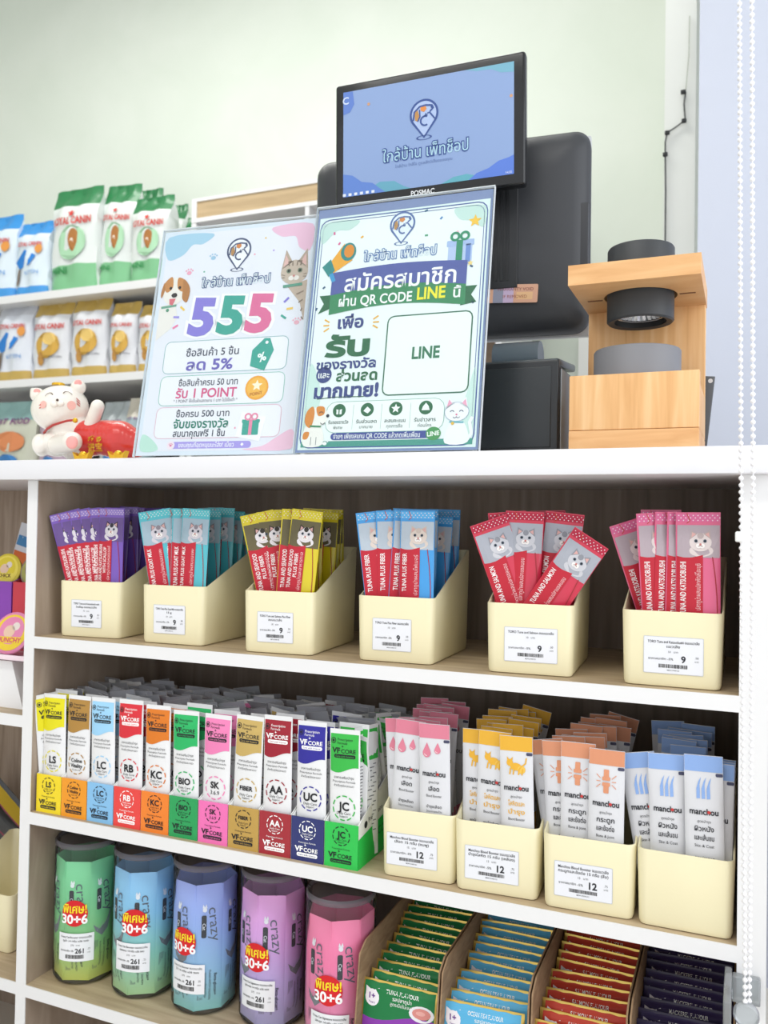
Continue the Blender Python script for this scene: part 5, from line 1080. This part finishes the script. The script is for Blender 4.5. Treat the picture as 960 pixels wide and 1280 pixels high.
def d_mix(p, w_, h_):
    p.disc(0, h_*.6, w_*.3, '#d98a5c', 2, 14, h_*.1); p.disc(-w_*.05, h_*.4, w_*.25, '#3f7fc0', 3, 14, h_*.08); p.text('CAT FOOD', 0, h_*.8, w_*.14, '#7a3f78', 3, .02); p.disc(w_*.1, h_*.2, w_*.3, '#c9a98a', 2, 14, h_*.06)
for i, (x0, x1, yt, c) in enumerate(((-20, 38, 500, ['#8fb6b4', '#c7c9b8', '#b0a890']), (40, 78, 505, ['#7a5a80', '#b9a2b4', '#a58c8c']), (116, 150, 500, ['#a7b0b2', '#b9bfbb', '#a39f98']), (148, 176, 495, ['#c9c3b4', '#9fb0b8', '#8c8880']))):
    bag('food_bag', ['beige and teal food bag on the low far shelf at left edge', 'purple-grey food bag behind the lucky cat', 'grey patterned food bag right of the lucky cat\'s raised paw', 'pale food bag behind the left edge of the 555 poster'][i], x0, x1, yt, 600, FYs, c, .2, d_mix, GC)
g = G(); a = at(150, 505, FY+.0); g.prism([(a.x-.03, 0), (a.x+.22, 0), (a.x+.22, .25), (a.x+.08, .36), (a.x-.03, .42)], FY+.17, FY+.27, 'y', mat('#25272b', .5)); o = part(g, 'black_pouch', None, 0, (0, 0, zC_+.001)); tag(o, 'black pouch among the bags beside the 555 poster', 'food bag')

# ------------------------------------------------------------------ left neighbouring compartment
LZ1, LZ2 = -.326, -.705
# white riser with slanted side carrying a thin tray
g = G(); g.prism([(-.30, 0), (-.048, 0), (-.072, .07), (-.30, .07)], .03, .24, 'y', mat('#f0f0f2', .5)); o = part(g, 'white_box', None, 0, (0, 0, LZ1)); tag(o, 'white box with slanted side on the left neighbouring shelf', 'box')
g = G(); g.rbox(-.32, -.03, .02, .25, 0, .0025, mat('#f3dfe8', .4), .0008); g.rbox(-.32, -.03, .02, .022, 0, .009, mat('#f3dfe8', .4), .0008); o = part(g, 'display_tray', None, 40, (0, 0, LZ1+.0712)); tag(o, 'thin pale pink tray lying on the white box', 'tray')
g = G(); g.rbox(-.065, -.035, .12, .2, 0, .055, mat('#3a6fc8', .4), .002); o = part(g, 'blue_box', None, 40, (0, 0, LZ1)); tag(o, 'small blue box behind the slanted white box', 'box')
TZ = LZ1+.0740
def cup(name, label, c, r, face_col, rim, tilt, wordc, word):
    root = thing(name, label, 'food cup', c, (math.radians(tilt), 0, math.radians(8)), 'round food cups on the left shelf'); 
    g = G(); g.lathe([(r*.62, -.022), (r*.92, -.002), (r, 0), (r, .002), (r*.9, .0035)], mat(face_col, .35), 32); part(g, 'cup_body', root, 40)
    g = G(lambda u, v, h: (u, v, .0035+h)); g.disc(0, 0, r*.86, rim, 1, 28); g.disc(0, r*.1, r*.66, face_col, 2, 24); g.disc(-r*.1, r*.05, r*.3, '#e9c8b0', 3, 14); g.rect(-r*.7, -r*.5, r*.7, -r*.2, rim, 4); g.text(word, 0, -r*.35, r*.3, wordc, 5, .03); g.disc(r*.2, r*.3, r*.2, '#e9ddd6', 3, 12)
    part(g, 'lid_print', root, 0); return root
cup('food_cup', 'pink round food cup facing out on the pale pink tray', (-.098, .055, TZ+.033), .033, '#e58bb4', '#f0d23c', 68, '#d23f6d', 'MUNCHY')
cup('food_cup', 'white and pink round food cup lying flat beside the tray edge', (-.178, .06, TZ+.0225), .033, '#f0b8cc', '#f6f2f4', 0, '#d23f6d', 'TUNA')
g = G(); z0 = TZ
for (x, c, lb, nm) in ((-.172, '#8b3fb4', 'purple carton of round cups on the left shelf', 'carton'), (-.111, '#cc3344', 'red carton of round cups on the left shelf', 'carton')):
    root = thing('cup_carton', lb, nm, (x-.03, .095, TZ)); 
    g = G(); w2_ = .058
    g.box(0, w2_, 0, .0015, 0, .108, mat(c, .4)); part(g, 'front_panel', root, 0)
    for a in (0, w2_-.0015): g = G(); g.prism([(.0015, 0), (.10, 0), (.10, .135), (.0015, .108)], a, a+.0015, 'x', mat(c, .4)); part(g, 'side_panel', root, 0)
    g = G(); g.box(.0015, w2_-.0015, .0985, .10, 0, .135, mat(c, .4)); part(g, 'back_panel', root, 0)
    g = G(); g.box(.0015, w2_-.0015, .0015, .0985, 0, .001, mat(c, .4)); part(g, 'base', root, 0)
cup('food_cup', 'yellow-lidded round cup standing in the purple carton', (-.172, .112, TZ+.125), .027, '#e4cf3a', '#f2e060', 78, '#6a3f20', 'CHICK')
cup('food_cup', 'olive-rimmed round cup standing in the red carton', (-.111, .112, TZ+.125), .027, '#8f7f6a', '#a8a65a', 78, '#4a3020', 'BEEF')
g, fm = pouch(.12, .15, .02, mat('#dfe4ec', .35)); o = link('snack_bag', g.mesh('snack_bag'), None, (-.245, .222, TZ+.045), (math.radians(-6), math.radians(12), 0)); p = G(fm); p.rect(-.055, .05, .055, .10, '#d9703c', 2, n=8); p.rect(-.055, .11, .055, .128, '#4f8fc4', 2, n=8); p.disc(0, .075, .02, '#b8402c', 3)
part(p, 'printed_front', o, 0); tag(o, 'white and orange snack bag behind the round cups', 'snack bag')
# lower compartment: two empty cream bins, dark bag
for (x, y, lb, s) in ((-.20, .052, 'empty cream bin at the front of the low left compartment', 1), (-.235, .170, 'empty cream bin behind the front one in the low left compartment', 1.0)):
    o = link('storage_bin', bin_mesh(.115, .115, .088, .14), None, (x, y, LZ2)); tag(o, lb, 'bin', 'empty cream bins in the left compartment')
g, fm = pouch(.2, .12, .05, mat('#1f2023', .3, 0, .5, 0, .4), 10, 10); o = link('snack_bag', g.mesh('snack_bag'), None, (-.13, .235, LZ2+.15), (math.radians(-62), math.radians(-24), 0)); o.location = (-.30, .21, LZ2+.06); o.rotation_euler = (math.radians(-4), math.radians(35), 0); p = G(fm); p.rect(-.09, .07, .09, .1, '#8a3a4c', 2, n=10); p.rect(-.09, .1, .09, .112, '#d8b83c', 2, n=10)
part(p, 'printed_front', o, 0); tag(o, 'glossy black and maroon bag lying across the empty cream bins', 'snack bag')
